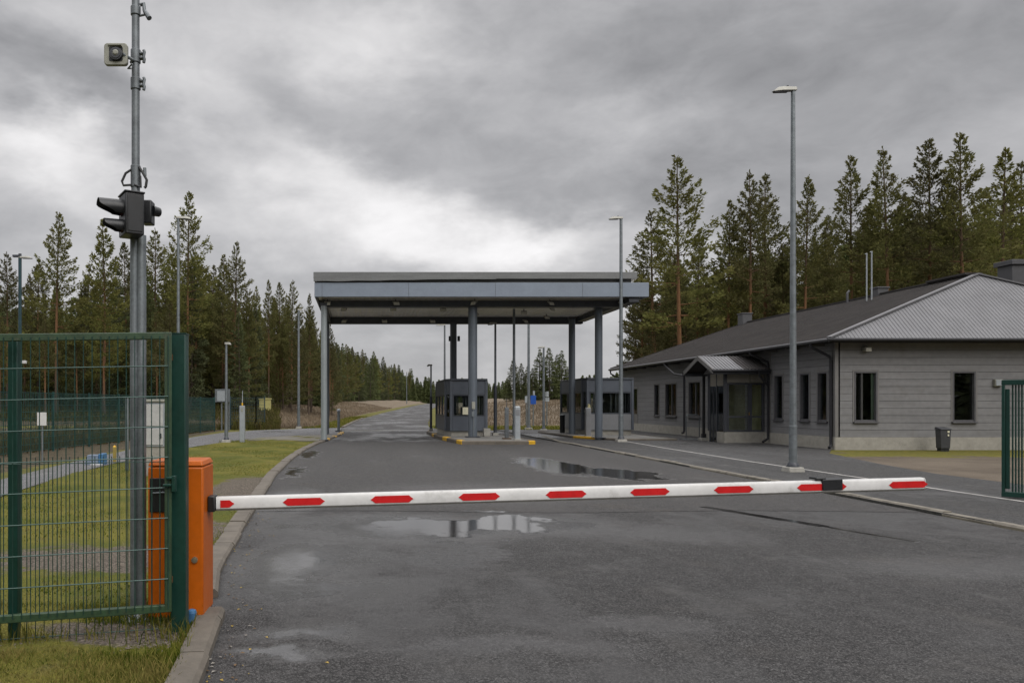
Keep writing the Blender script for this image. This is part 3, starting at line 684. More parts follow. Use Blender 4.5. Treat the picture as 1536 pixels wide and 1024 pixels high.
for py_, hh in ((85, .045), (126, .04), (17, .03), (265, .075)):
    z_ = zat(py_, Ym); b = MB(); b.tube([(xm, Ym, z_ - hh), (xm, Ym, z_ + hh)], .034, 16)
    if py_ in (85, 126):
        b.box(xm + .03, xm + .05, Ym - .02, Ym + .02, z_ - .02, z_ - .005); b.box(xm + .03, xm + .05, Ym - .02, Ym + .02, z_ + .012, z_ + .026); b.tube([(xm + .055, Ym, z_ - .045), (xm + .06, Ym, z_ - .02), (xm + .055, Ym, z_), (xm + .06, Ym, z_ + .03), (xm + .055, Ym, z_ + .045)], .011, 8)
    b.build('pipe_clamp', galv_dark, mast, .003)
rubb = mat('black_cable', (.02, .02, .02), .55, 0, .2, 10)
zz = lambda py_: zat(py_, Ym)
b = MB(); b.tube([(xm - .025, Ym - .02, zz(256)), (xm - .06, Ym - .03, zz(262)), (xm - .085, Ym - .03, zz(274)), (xm - .075, Ym - .03, zz(280)), (xm - .02, Ym - .025, zz(279))], .0085, 8); b.build('cable_loop', rubb, mast)
b = MB(); b.tube([(xm + .03, Ym - .02, zz(252)), (xm + .06, Ym - .03, zz(262)), (xm + .085, Ym - .03, zz(272)), (xm + .078, Ym - .03, zz(282)), (xm + .068, Ym - .03, zz(284))], .0095, 8); b.tube([(xm + .04, Ym - .03, zz(266)), (xm + .045, Ym - .03, zz(283)), (xm, Ym - .03, zz(279))], .008, 8); b.build('cable_loop', rubb, mast)
b = MB(); b.tube([(xm + .062, Ym, zz(252)), (xm + .064, Ym, zz(264))], .0115, 8); b.build('sensor', galv, mast)
# antenna bracket at the very top
b = MB(); b.tube([(xm + .03, Ym, zz(8)), (xm + .055, Ym, zz(6)), (xm + .06, Ym, zz(16))], .013, 8); b.tube([(xm + .062, Ym, zz(17)), (xm + .10, Ym - .02, zz(30))], [.014, .018], 10); b.tube([(xm + .03, Ym, zz(24)), (xm + .07, Ym, zz(22))], .008, 8); b.build('antenna_bracket', galv_dark, mast)
# horn speaker
hs = thing('horn_speaker', 'square grey horn speaker on a short arm high on the signal mast', 'loudspeaker', (at(174, 5.2), 5.2, zz(82)))
cx, cz, Yh = at(174, 5.2), zat(82, 5.2), 5.2
beige = mat('weathered_beige_plastic', (.27, .27, .23), .6, 0, .2, 12, dirt=.25)
def rrect(cx, cz, hw, hh, r, n=4):
    P = []
    for sx_, sz_, a0 in ((1, 1, 0), (-1, 1, 90), (-1, -1, 180), (1, -1, 270)):
        for k in range(n + 1):
            a = R(a0 + 90 * k / n); P.append((cx + sx_ * (hw - r) + r * math.cos(a), cz + sz_ * (hh - r) + r * math.sin(a)))
    return P
b = MB(); P = rrect(cx, cz, .079, .074, .022)
b.hexa([(x_, Yh - .01, z_) for x_, z_ in P], [(x_, Yh + .022, z_) for x_, z_ in P]); b.build('horn_plate', beige, hs, .004)
b = MB(); P = rrect(cx + .003, cz + .0, .046, .05, .012); P2 = rrect(cx + .003, cz, .04, .044, .01)
b.hexa([(x_, Yh - .013, z_) for x_, z_ in P], [(x_, Yh - .0105, z_) for x_, z_ in P]); b.build('horn_recess', black, hs)
b = MB()
for r0, y0, y1 in ((.043, -.028, -.0135), (.034, -.032, -.0285)):
    b.tube([(cx + .006, Yh + y0, cz - .004), (cx + .006, Yh + y1, cz - .004)], r0, 20)
b.build('horn_mouth', dkgrey, hs, .003)
b = MB(); b.tube([(cx + .006, Yh - .040, cz), (cx + .006, Yh - .0325, cz)], [.012, .02], 16); b.build('driver_cap', beige, hs)
b = MB(); b.hexa([(cx - .05, Yh - .014, cz + .05), (cx + .045, Yh - .014, cz + .046), (cx + .045, Yh - .034, cz + .05), (cx - .05, Yh - .02, cz + .056)], [(cx - .05, Yh - .014, cz + .056), (cx + .045, Yh - .014, cz + .052), (cx + .045, Yh - .034, cz + .054), (cx - .05, Yh - .02, cz + .06)]); b.build('rain_hood', beige, hs)
b = MB(); b.tube([(cx + .05, Yh - .015, cz - .005), (cx + .1, Yh + .03, cz - .02), (xm - .03, Ym, cz - .018)], [.011, .011, .012], 8); b.tube([(cx + .1, Yh + .03, cz - .05), (xm - .05, Ym - .01, cz - .065), (xm - .03, Ym, cz - .06)], .006, 6); b.build('arm', galv_dark, hs)

# ================================================================== traffic light
tl = thing('traffic_light', 'black two lamp traffic light with long visors mounted on the mast', 'traffic light', (at(205, 5.2), 5.2, zz(357)))
n_ = Vector((-.86, -.51, 0)).normalized(); s_v = Vector((n_.y, -n_.x, 0)) * 1.0   # outward, sideways
if s_v.y > 0: s_v = -s_v
c0 = Vector((at(199, 5.2), 5.17, 0)); z0, z1 = 2.63, 2.905
def tp(u, d_, z_): v = c0 + s_v * u + n_ * d_; return (v.x, v.y, z_)
b = MB(); q = [(-.10, -.065), (.085, -.065), (.085, .06), (-.10, .06)]
b.hexa([tp(u, d_, z0) for u, d_ in q], [tp(u, d_, z1) for u, d_ in q]); b.build('housing', black, tl, .008)
b = MB(); q = [(-.105, -.07), (.09, -.07), (.09, .066), (-.105, .066)]; b.hexa([tp(u, d_, z1 + .001) for u, d_ in q], [tp(u, d_, z1 + .013) for u, d_ in q]); b.build('top_cover', black, tl, .004)
b = MB(); q = [(.086, -.05), (.09, -.05), (.09, .045), (.086, .045)]; b.hexa([tp(u, d_, z0 + .02) for u, d_ in q], [tp(u, d_, z1 - .02) for u, d_ in q]); b.build('side_panel', black, tl, .003)
def visor(cu, zc, r_, ln, name='visor'):
    b = MB(); ns = 22; vs = []; 
    for k in range(ns + 1):
        a = R(-42) + R(264) * k / ns; ca, sa = math.cos(a), math.sin(a)
        e_ = ln * (.52 + .48 * (sa + .67) / 1.67); e_ = ln * min(1, .34 + .66 * sm((sa + .72) / 1.05))
        for rr, dd in ((r_, .06), (r_ * .92, .06 + e_), (r_ * .92 - .004, .06 + e_), (r_ - .004, .06)):
            vs.append(tp(cu + rr * ca, dd, zc + rr * sa))
    fs = []
    for k in range(ns):
        for m in range(4): fs.append((k * 4 + m, k * 4 + (m + 1) % 4, (k + 1) * 4 + (m + 1) % 4, (k + 1) * 4 + m))
    fs += [(0, 1, 2, 3), (ns * 4 + 3, ns * 4 + 2, ns * 4 + 1, ns * 4)]
    b.add(vs, fs); v_ = b.build(name, black, tl)
    b = MB(); b.tube([tp(cu, .061, zc), tp(cu, .068, zc)], r_ - .006, 20); b.build('lens', mat('dark_lens', (.05, .02, .015), .15, 0, .3, 20), v_)
    return v_
visor(-.012, 2.812, .06, .155); visor(-.005, 2.69, .048, .12)
b = MB(); b.tube([tp(-.11, -.02, 2.81), tp(-.15, -.03, 2.81)], .02, 8); b.build('bracket', black, tl)
# second signal head facing the other way
m0 = Vector((at(225, 5.32), 5.32, 2.80)); b = MB(); b.box(m0.x - .05, m0.x + .022, m0.y - .05, m0.y + .05, 2.745, 2.905); b.build('rear_head', black, tl, .008)
b = MB(); b.tube([(m0.x + .02, m0.y, 2.84), (m0.x + .058, m0.y + .03, 2.836), (m0.x + .063, m0.y + .034, 2.836)], [.036, .031, .024], 16); b.build('rear_visor', black, tl)

# ================================================================== canopy
blue_g = mat('blue_grey_paint', (.115, .14, .18), .42, .0, .1, 3, dirt=.06)
fas = mat('fascia_blue_grey', (.20, .235, .285), .42, .1, .07, 2, dirt=.05)
par = mat('roof_flashing_grey', (.16, .165, .165), .45, .25, .15, 3, dirt=.1, stretch=(.3, 1, 3))
dkb = mat('dark_steel_beam', (.050, .055, .066), .45, .1, .15, 4)
colm = mat('column_blue_grey', (.12, .14, .165), .4, .2, .12, 3, dirt=.08, stretch=(1, 1, .2))
coll = mat('column_pale_grey', (.27, .30, .31), .4, .2, .12, 3, dirt=.08, stretch=(1, 1, .2))
t = NT('ceiling_sheet'); p = t.obj(); s = t.n('ShaderNodeSeparateXYZ', {0: p}).outputs
sn = t.math('SINE', t.math('MULTIPLY', s[0], 2 * math.pi / .2)); n1 = t.noise(p, 1.5, 5).outputs[0]
c = t.mix(t.ramp(n1, .35, .65), (.76, .73, .68), (.85, .82, .78))
t.bsdf(Base_Color=c, Roughness=.45, Normal=t.bump(sn, .5, .02)); ceil_m = t.m
cn = thing('canopy', 'wide flat blue grey drive through canopy on tall round columns over the road', 'canopy', (4.6, 34.5, 0))
ZB, ZF0, ZF1 = 5.47, 5.74, 6.30
b = MB(); b.box(-1.80, 11.42, 30.3, 30.42, ZF0, ZF1); o_ = b.build('fascia', fas, cn, .01)
for x_ in (-1.5, 1.92, 5.35, 8.8):
    b = MB(); b.box(x_ - .006, x_ + .006, 30.296, 30.301, ZF0 + .01, ZF1 - .01); b.build('panel_joint', dkb, cn)
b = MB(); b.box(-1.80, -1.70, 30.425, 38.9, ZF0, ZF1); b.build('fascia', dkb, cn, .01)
b = MB(); b.box(11.32, 11.42, 30.425, 38.9, ZF0, ZF1); b.build('fascia', fas, cn, .01)
b = MB(); b.box(-1.80, 11.42, 38.905, 39.0, ZF0, ZF1); b.build('fascia', fas, cn, .01)
b = MB(); b.box(-1.69, 11.31, 30.43, 38.895, ZF0 + .06, ZF1 - .02); b.build('ceiling', ceil_m, cn, smooth=0)
# upper parapet, with the loose flashing at the left end
b = MB(); b.box(-1.70, 10.80, 30.50, 38.6, ZF1 - .01, 6.44); b.build('roof_upstand', par, cn)
b = MB(); b.box(-1.84, 10.95, 30.28, 38.8, 6.445, 6.72); b.build('parapet', par, cn, .012)
b = MB(); N = 40; vs = []
for i in range(N + 1):
    x_ = -1.83 + 7.2 * i / N; k = sm(i / N); z_ = 6.345 + .085 * sm(i / N * 1.15)
    w_ = .012 * math.sin(i * .8) * (1 - k)
    vs += [(x_, 30.262 - .03 * (1 - k), z_ + w_), (x_, 30.262 - .03 * (1 - k), 6.475 + .02 * (1 - k) * sm(i / N * 3) + w_), (x_, 30.275, 6.475 + .02 * (1 - k) * sm(i / N * 3) + w_), (x_, 30.275, z_ + w_)]
b.add(vs, [(i * 4 + m, i * 4 + (m + 1) % 4, i * 4 + 4 + (m + 1) % 4, i * 4 + 4 + m) for i in range(N) for m in range(4)]); b.build('loose_flashing', par, cn)
# beams
b = MB(); b.box(-1.62, 10.65, 31.3, 31.7, ZB, ZF0 - .002); b.build('beam', dkb, cn, .01)
b = MB(); b.box(-1.62, 11.0, 37.8, 38.2, ZB, ZF0 + .055); b.build('beam', dkb, cn, .01)
b = MB(); b.box(10.68, 11.08, 30.43, 37.79, ZB + .08, ZF0 - .002); b.build('beam', dkb, cn, .01)
b = MB(); b.box(-1.70, -1.45, 31.75, 37.75, ZB + .05, ZF0 + .055); b.build('beam', dkb, cn, .01)
for x_, y_, r_, z_, m in ((-1.455, 31.0, .125, .05, coll), (4.63, 31.5, .185, .15, colm), (9.93, 31.9, .155, .1, colm), (-1.63, 37.6, .12, 0., colm), (4.63, 38.0, .165, .15, colm), (9.95, 36.0, .15, .1, colm)):
    b = MB(); b.tube([(x_, y_, z_ - .1), (x_, y_, ZB + .1)], r_, 24); c_ = b.build('column', m, cn)
    b = MB(); b.box(x_ - r_ * 1.5, x_ + r_ * 1.5, y_ - r_ * 1.5, y_ + r_ * 1.5, z_, z_ + .03); b.build('base_plate', dkb, c_)
    b = MB(); b.box(x_ - r_ * 1.05, x_ + r_ * 1.05, y_ - r_ * 1.05, y_ + r_ * 1.05, ZB - .0, ZB + .12); b.build('column_head', dkb, c_)
b = MB(); b.box(4.37, 4.46, 37.7, 37.82, 4.6, 4.85); b.build('loudspeaker', black, cn, .01); b = MB(); b.box(4.80, 4.92, 37.7, 37.82, 4.6, 4.85); b.build('loudspeaker', black, cn, .01)
# conduit on the ticket side of the middle column
b = MB(); b.box(4.56, 4.70, 31.27, 31.31, 1.30, 1.60); b.build('junction_box', beige, cn, .01)
b = MB(); b.tube([(4.63, 31.29, .16), (4.63, 31.29, 1.3)], .02, 8); b.box(4.56, 4.66, 31.26, 31.31, 1.0, 1.2); b.build('conduit', galv, cn)
# floodlights under the canopy
lens_m = mat('lamp_glass', (.62, .61, .55), .2, 0, .1, 9); lampb = mat('lamp_body_grey', (.28, .27, .25), .5, .2, .15, 9)
fl0 = thing('floodlight', 'square floodlight under the canopy', 'floodlight', (0, 0, 0), 'floodlights under the canopy')
b = MB(); b.hexa([(-.13, -.07, -.16), (.13, -.07, -.16), (.13, .09, -.02), (-.13, .09, -.02)], [(-.13, -.02, -.03), (.13, -.02, -.03), (.13, .11, .03), (-.13, .11, .03)]); b.build('lamp_body', lampb, fl0, .01)
b = MB(); b.hexa([(-.115, -.074, -.15), (.115, -.074, -.15), (.115, -.03, -.11), (-.115, -.03, -.11)], [(-.115, -.03, -.038), (.115, -.03, -.038), (.115, -.02, -.05), (-.115, -.02, -.05)]); b.build('lens', lens_m, fl0)
b = MB(); b.tube([(0, .06, 0), (0, .06, .10)], .02, 8); b.build('stem', dkb, fl0)
FLS = [((-1.32, 30.95, 5.64), 20, 'pale square floodlight under the canopy corner above its lone pale column'),
       ((1.47, 31.1, 5.66), 40, 'small floodlight on the front canopy beam between the pale and middle columns'),
       ((4.6, 31.0, 5.66), -25, 'floodlight on the front canopy beam right above the middle column'),
       ((7.75, 31.1, 5.66), 55, 'floodlight on the front canopy beam between the middle column and the building side column'),
       ((10.6, 31.0, 5.62), 60, 'floodlight at the canopy front corner nearest the grey building'),
       ((-.7, 33.4, 5.70), 0, 'ceiling floodlight nearest the pale column, in the front row'), ((1.45, 33.4, 5.70), 20, 'ceiling floodlight in the front row, before the lane middle'),
       ((-.77, 37.5, 5.62), 0, 'floodlight on the rear beam closest to the pale column'), ((1.2, 37.5, 5.62), 30, 'dim tilted floodlight on the rear beam over the lane'),
       ((3.55, 37.5, 5.62), 35, 'bright tilted floodlight on the rear beam beside the dark rear column'), ((3.65, 33.6, 5.70), 30, 'ceiling floodlight just before the middle column top'),
       ((5.35, 35.2, 5.70), 60, 'angled ceiling floodlight behind the middle column top'), ((7.4, 34.6, 5.70), 15, 'brightest white ceiling floodlight, over the far lane'),
       ((8.35, 33.3, 5.70), 60, 'ceiling floodlight next to the brightest white one'), ((8.1, 37.5, 5.62), 60, 'slim floodlight on the rear beam over the far lane'), ((8.9, 36.5, 5.70), 40, 'ceiling floodlight close to the dark rear column by the second booth')]
for i, (loc, rz, lab) in enumerate(FLS):
    o_ = fl0 if i == 0 else copy_tree(fl0)
    o_.location = loc; o_.rotation_euler.z = R(rz - 25); o_['label'] = lab

# ================================================================== islands
isl_m = mat('island_paving', (.16, .155, .145), .75, 0, .2, 1.5, bump=.3, dirt=.2)
def island(poly, z_, ytags, name='traffic_island'):
    b = MB(); b.prism(poly, -.1, z_ - .012); i_ = struct(b.build(name, isl_m, smooth=0))
    n = len(poly); cx_ = sum(p[0] for p in poly) / n; cy_ = sum(p[1] for p in poly) / n
    b = MB()
    for k in range(n):
        p, q = Vector(poly[k]), Vector(poly[(k + 1) % n]); l = (q - p).length; m = max(1, round(l / 1.0)); d_ = (q - p) / l; nn = Vector((-d_.y, d_.x))
        for j in range(m):
            a = p + d_ * (l * j / m + .008); c_ = p + d_ * (l * (j + 1) / m - .008); dz = random.uniform(-.008, .008)
            y_ = 1 if ((k, j) in ytags or (k, j - m) in ytags) else 0
            lo = [a - nn * .02, c_ - nn * .02, c_ + nn * .16, a + nn * .16]; up = [a + nn * .01, c_ + nn * .01, c_ + nn * .16, a + nn * .16]
            b.hexa([(v.x, v.y, -.05) for v in lo], [(v.x, v.y, z_ - .03 + dz) for v in lo], y_); b.hexa([(v.x, v.y, z_ - .03 + dz) for v in lo], [(v.x, v.y, z_ + dz) for v in up], y_)
    struct(b.build('kerb', [kerbm, yellow], smooth=0))
island([(3.78, 28.4), (6.25, 28.4), (6.55, 28.7), (6.5, 34), (6.1, 39.2), (3.55, 39.4), (3.4, 39.0), (3.38, 33)], .15, {(1, 0), (7, -1), (7, 1), (6, -3), (5, 0), (0, 3)})
island([(9.35, 33.6), (9.7, 32.6), (10.4, 31.2), (12.9, 31.2), (12.9, 40), (9.3, 40), (9.2, 38)], .11, {(0, 0), (1, 0)})

# ================================================================== booths
bth = mat('booth_steel', (.085, .097, .118), .4, .1, .1, 3, dirt=.06); btl = mat('booth_panel_grey', (.20, .205, .215), .5, .1, .1, 3, dirt=.08)
bfr = mat('booth_frame', (.05, .057, .07), .4, .1, .15, 4); plin = mat('beige_plinth', (.30, .285, .25), .8, 0, .14, 4, bump=.2, dirt=.25)
gls = glass('booth_glass', (.86, .89, .89), 1.5); inner = mat('dark_interior', (.22, .22, .22), .8, 0, .2, 2); paper = mat('cream_paper', (.62, .60, .45), .7, 0, .05, 5)
def booth(name, label, poly, zb, zt, lower_m, door_k, win_z=(1.02, 1.87)):
    cx_ = sum(p[0] for p in poly) / len(poly); cy_ = sum(p[1] for p in poly) / len(poly)
    o = thing(name, label, 'booth', (cx_, cy_, zb)); n = len(poly); w0, w1 = win_z
    C = Vector((cx_, cy_))
    def ins(p, k): v = Vector(p); return v + (C - v).normalized() * k
    P2 = [ins(p, .05) for p in poly]
    b = MB(); b.prism([tuple(v) for v in P2], zb - .05, zb + .2); b.build('plinth', plin, o)
    b = MB(); b.prism([tuple(v) for v in P2], zb + .205, zb + .24); b.build('floor', inner, o)
    bl, bu = MB(), MB()
    for k in range(n):
        p, q = Vector(poly[k]), Vector(poly[(k + 1) % n]); d_ = (q - p).normalized(); p1 = p + d_ * .06; q1 = q - d_ * .06
        bu.obox(p1, q1, .06, w1 + .05, zt - .06)
        if k == door_k:
            b = MB(); b.obox(p1, q1, .05, zb + .205, w0 - .05); b.obox(p1, p1 + d_ * .07, .05, w0 - .05, w1 + .045); b.obox(q1 - d_ * .07, q1, .05, w0 - .05, w1 + .045); dr = b.build('door', bfr, o)
            b = MB(); b.obox(p1 + d_ * .07, q1 - d_ * .07, .012, w0 - .05, w1 + .045); b.build('glass', gls, dr)
            b = MB(); m_ = q1 - d_ * .12; nn = Vector((d_.y, -d_.x)); b.tube([(m_.x + nn.x * .05, m_.y + nn.y * .05, zb + 1.0), (m_.x + nn.x * .05, m_.y + nn.y * .05, zb + 1.12)], .015, 8); b.build('handle', galv, dr)
            continue
        bl.obox(p1, q1, .06, zb + .205, w0 - .05)
        L_ = (q1 - p1).length; m = max(1, round(L_ / 1.35))
        for j in range(m):
            a = p1 + d_ * (L_ * j / m); c_ = p1 + d_ * (L_ * (j + 1) / m)
            b = MB(); fw = .055
            b.obox(a, a + d_ * fw, .07, w0 - .045, w1 + .045); b.obox(c_ - d_ * fw, c_, .07, w0 - .045, w1 + .045); b.obox(a + d_ * fw, c_ - d_ * fw, .07, w0 - .045, w0 + .01); b.obox(a + d_ * fw, c_ - d_ * fw, .07, w1 - .01, w1 + .045)
            fr = b.build('window', bfr, o)
            if k in (0, 3) and (k == 0 or j == 0):
                b = MB(); nn = Vector((-d_.y, d_.x)); ll = (c_ - a).length - .2; q_ = 0.
                while q_ < ll:
                    if random.random() < .62:
                        u_ = a + d_ * (.1 + q_) + nn * .13; v_ = u_ + d_ * random.uniform(.05, .10) + nn * .05; b.obox(u_, v_, .006, w0 + .02, w1 - .01)
                    q_ += .115
                b.build('blind', mat('added_grey_slat', (.17, .175, .18), .8, 0, .25, 3), fr)  # slats added to lighten the black booth glass with upright streaks
            b = MB(); b.obox(a + d_ * fw, c_ - d_ * fw, .012, w0 + .01, w1 - .01); b.build('glass', gls, fr)
    bl.build('lower_wall', lower_m, o, .004); bu.build('upper_wall', bth, o, .004)
    for p in poly:
        v = Vector(p); b = MB(); b.box(v.x - .055, v.x + .055, v.y - .055, v.y + .055, zb + .205, zt - .065); b.build('corner_post', bth, o, .006)
    P3 = [tuple(Vector(p) - (C - Vector(p)).normalized() * .09) for p in poly]
    b = MB(); b.prism(P3, zt - .055, zt + .03); b.build('roof', bfr, o, .006)
    y0 = min(p[1] for p in poly); x0 = min(p[0] for p in poly); x1 = max(p[0] for p in poly); y1 = max(p[1] for p in poly)
    b = MB(); b.box(x0 + .4, x1 - .12, y0 + .12, y0 + .7, w0 - .30, w0 - .24); b.build('desk', inner, o)
    b = MB(); b.box(x0 + .9, x1 - .2, y0 + 1.6, y0 + 1.75, zb + .25, w1); b.build('partition', inner, o)
    b = MB(); b.box(x0 + .75, x0 + 1.0, y0 + 1.0, y0 + 1.3, w0 - .2, w0 + .35); b.build('monitor', black, o)
    return o
b1 = booth('toll_booth', 'dark blue grey glazed booth on the middle island behind the thick column', [(3.9, 32.8), (5.4, 32.8), (5.4, 37.2), (3.72, 37.2), (3.72, 33.3)], .15, 2.56, bth, 4)
b = MB(); b.box(at(694, 32.7), at(704, 32.7), 32.72, 32.735, 1.06, 1.37); b.build('notice', paper, b1)
b = MB(); b.box(5.22, 5.5, 32.3, 32.55, .14, .48); o_ = tag(b.build('concrete_block', conc, None, .015), 'small pale concrete block at the foot of the middle island booth', 'block')
b2 = booth('toll_booth', 'grey glazed booth beside the long building, with pale lower panels', [(10.45, 35.2), (12.5, 35.2), (12.5, 39.3), (10.32, 39.3), (10.32, 35.6)], .11, 2.68, btl, 4, (1.1, 2.02))

# island furniture
def pillar(label, x_, y_, zb, h, w_, m, head=True, cat='card reader'):
    o = thing('card_reader', label, cat, (x_, y_, zb))
    b = MB(); P = rrect(0, 0, w_ / 2, .09, .03); b.hexa([(x_ + a, y_ + c_, zb) for a, c_ in P], [(x_ + a, y_ + c_, zb + h - .05) for a, c_ in P]); b.build('pillar', m, o)
    b = MB(); b.hexa([(x_ + a, y_ + c_, zb + h - .049) for a, c_ in P], [(x_ + a * .7, y_ + c_ * .7, zb + h) for a, c_ in P]); b.build('cap', m, o)
    b = MB(); b.box(x_ - w_ * .36, x_ + w_ * .36, y_ - .10, y_ - .091, zb + h - .36, zb + h - .13); b.build('reader_face', btl, o, .004)
    b = MB(); b.box(x_ - w_ * .62, x_ + w_ * .62, y_ - .12, y_ + .12, zb - .05, zb + .03); b.build('base_plate', conc, o)
    return o
palem = mat('pale_grey_paint', (.30, .325, .345), .45, .1, .1, 5, dirt=.12)
pillar('pale grey card reader pillar at the front edge of the middle island', at(776, 29.2), 29.2, .15, 1.28, .205, palem)
o_ = thing('intercom_post', 'slim dark steel post with a cable, next to the pale card reader', 'post', (at(760, 30), 30, .15))
xp = at(760, 30)
b = MB(); b.box(xp - .07, xp + .07, 29.93, 30.07, .15, 1.37); b.build('post_body', galv_dark, o_, .01); b = MB(); b.tube([(xp, 30, 1.37), (xp, 30, 1.45), (xp, 30, 1.72)], [.03, .012, .01], 8); b.build('antenna', dkb, o_)
b = MB(); b.tube([(xp + .07, 29.95, 1.15), (xp + .18, 29.95, 1.13), (xp + .24, 29.9, 1.0), (xp + .25, 29.8, .6)], .012, 6); b.build('cable', rubb, o_); b = MB(); b.box(xp - .16, xp + .16, 29.86, 30.14, .14, .18); b.build('base_plate', mat('rusty_base', (.10, .06, .03), .85, 0, .4, 10), o_)
pillar('grey card reader pillar standing before the booth next to the building', at(882, 33.2), 33.2, .11, 1.25, .24, btl)
b = MB(); xq = at(883, 33.2); b.hexa([(xq - .06, 33.13, 1.30), (xq + .08, 33.13, 1.24), (xq + .08, 33.27, 1.24), (xq - .06, 33.27, 1.30)], [(xq - .02, 33.13, 1.52), (xq + .04, 33.13, 1.48), (xq + .04, 33.27, 1.48), (xq - .02, 33.27, 1.52)]); tag(b.build('cover_bag', mat('yellowed_plastic', (.42, .38, .2), .6, 0, .25, 12), None, .01), 'crumpled yellowish cover on the card reader before the building side booth', 'cover')
tb = thing('litter_bin', 'round black litter bin at the far corner of the building side booth', 'bin', (at(843.5, 37.6), 37.6, .11))
xb = at(843.5, 37.6); b = MB(); b._lathe((xb, 37.6), [(.12, .11), (.125, .9), (.13, .95)], 18, 0); b.build('bin_body', black, tb); b = MB(); b._lathe((xb, 37.6), [(.135, .951), (.135, .98), (.10, 1.0)], 18, 0); b.build('bin_lid', galv_dark, tb)
# kerb-side bollard by the lone column
bo = thing('bollard', 'slim grey steel bollard with a round cap on the kerb by the lane', 'bollard', (at(508, 41.0), 41.0, .05)); xb = at(508, 41)
b = MB(); b.tube([(xb, 41, 0), (xb, 41, 1.12)], .075, 14); b.build('bollard_body', galv, bo); b = MB(); b._lathe((xb, 41), [(.1, 1.121), (.1, 1.2), (.06, 1.25)], 14, 0); b.build('bollard_cap', palem, bo); b = MB(); b.box(xb - .18, xb + .18, 40.85, 41.15, .04, .1); b.build('base_plate', dkb, bo)

# ================================================================== street lamps
headm = mat('lamp_head_grey', (.34, .335, .30), .5, .2, .12, 9); foot = conc
def street_lamp(label, X, Y, zb, H, hd, r0, r1, L=.62, footing=True, group=None, lower=None, lower_h=0, head=True, pm=None, cap=True):
    o = thing('street_lamp', label, 'street lamp', (X, Y, zb), group); pm = pm or galv
    b = MB()
    b.tube([(X, Y, zb - .1), (X, Y, zb + H * .12), (X, Y, zb + H * .121), (X, Y, zb + H)], [r0, r0, r0 * .88, r1], 16); b.build('pole', pm, o)
    if lower:
        b = MB(); b.tube([(X, Y, zb), (X, Y, zb + lower_h)], r0 * 1.25, 14); b.build('sleeve', lower, o)
    if footing:
        b = MB(); b.hexa([(X - r0 * 2.3, Y - r0 * 2.3, zb - .1), (X + r0 * 2.3, Y - r0 * 2.3, zb - .1), (X + r0 * 2.3, Y + r0 * 2.3, zb - .1), (X - r0 * 2.3, Y + r0 * 2.3, zb - .1)], [(X - r0 * 1.9, Y - r0 * 1.9, zb + .1), (X + r0 * 1.9, Y - r0 * 1.9, zb + .1), (X + r0 * 1.9, Y + r0 * 1.9, zb + .1), (X - r0 * 1.9, Y + r0 * 1.9, zb + .1)]); b.build('foot', foot, o, .015)
        b = MB(); b._lathe((X, Y), [(r0 * 1.5, zb + .1), (r0 * 1.5, zb + .13), (r0 * 1.05, zb + .2)], 14, 0); b.build('collar', dkb, o)
    if head:
        a = R(hd); dx, dy = math.cos(a), math.sin(a); sx_, sy_ = -dy, dx; zt = zb + H; W_ = L * .26
        def hp(d_, s_, z_): return (X + dx * d_ + sx_ * s_, Y + dy * d_ + sy_ * s_, zt + z_)
        b = MB(); b.hexa([hp(-.07, -W_ * .5, .0), hp(L * .55, -W_ * .62, -.01), hp(L, -W_ * .35, -.02), hp(L, W_ * .35, -.02), hp(L * .55, W_ * .62, -.01), hp(-.07, W_ * .5, .0)],
                         [hp(-.06, -W_ * .4, .075), hp(L * .5, -W_ * .45, .085), hp(L * .72, -W_ * .25, .075), hp(L * .72, W_ * .25, .075), hp(L * .5, W_ * .45, .085), hp(-.06, W_ * .4, .075)]); h_ = b.build('lamp_head', headm, o, .008)
        b = MB(); b.hexa([hp(.12, -W_ * .42, -.03), hp(L * .9, -W_ * .35, -.04), hp(L * .9, W_ * .35, -.04), hp(.12, W_ * .42, -.03)], [hp(.12, -W_ * .45, -.003), hp(L * .93, -W_ * .38, -.0205), hp(L * .93, W_ * .38, -.0205), hp(.12, W_ * .45, -.003)]); b.build('lens', dkgrey, h_)
        if cap:
            b = MB(); b.tube([hp(.12, 0, .07), hp(.12, 0, .115)], .022, 8); b.build('photocell', dkb, h_)
    return o
street_lamp('tallest galvanised street lamp, standing by the white line behind the barrier arm tip', at(1189.5, 16.9), 16.9, .02, 8.38, 180, .082, .042, .46)
street_lamp('street lamp between the canopy and the grey building, rising above the canopy roof', at(931.5, 30.3), 30.3, .02, 8.8, 180, .092, .055, .5)
street_lamp('street lamp rising behind the thick green gate post among pine tops', at(267.5, 28.4), 28.4, .02, 8.35, 5, .075, .045, .5)
street_lamp('short lamp post with a small pale head on the lawn beside the footpath', at(339.5, 29.6), 29.6, .03, 3.78, 0, .075, .04, .2, footing=True, cap=False)
street_lamp('slim pale pole without a visible head at the foot of the brown bank', at(448, 49.2), 49.2, -.02, 7.55, 20, .1, .06, .25, cap=False)
o_ = street_lamp('dark T-topped lamp mast above the green mesh gate, edge of the pines', at(30, 35.7), 35.7, 0, 8.3, 0, .085, .075, .6, pm=mat('dark_blue_green_steel', (.02, .05, .06), .4, .2, .2, 5), cap=False)
X_ = at(30, 35.7); b = MB(); b.box(X_ - .32, X_ + .02, 35.62, 35.78, 8.34, 8.44); b.build('crossarm', dkb, o_); b = MB(); b.tube([(X_, 35.7, 8.3), (X_, 35.7, 8.5)], .07, 10); b.build('mast_top', dkb, o_)
b = MB(); b.box(X_ + .12, X_ + .36, 35.5, 35.62, 3.38, 3.52); b.tube([(X_, 35.6, 3.45), (X_ + .14, 35.56, 3.45)], .03, 6); b.build('camera', white, o_, .01)
drk = galv_dark
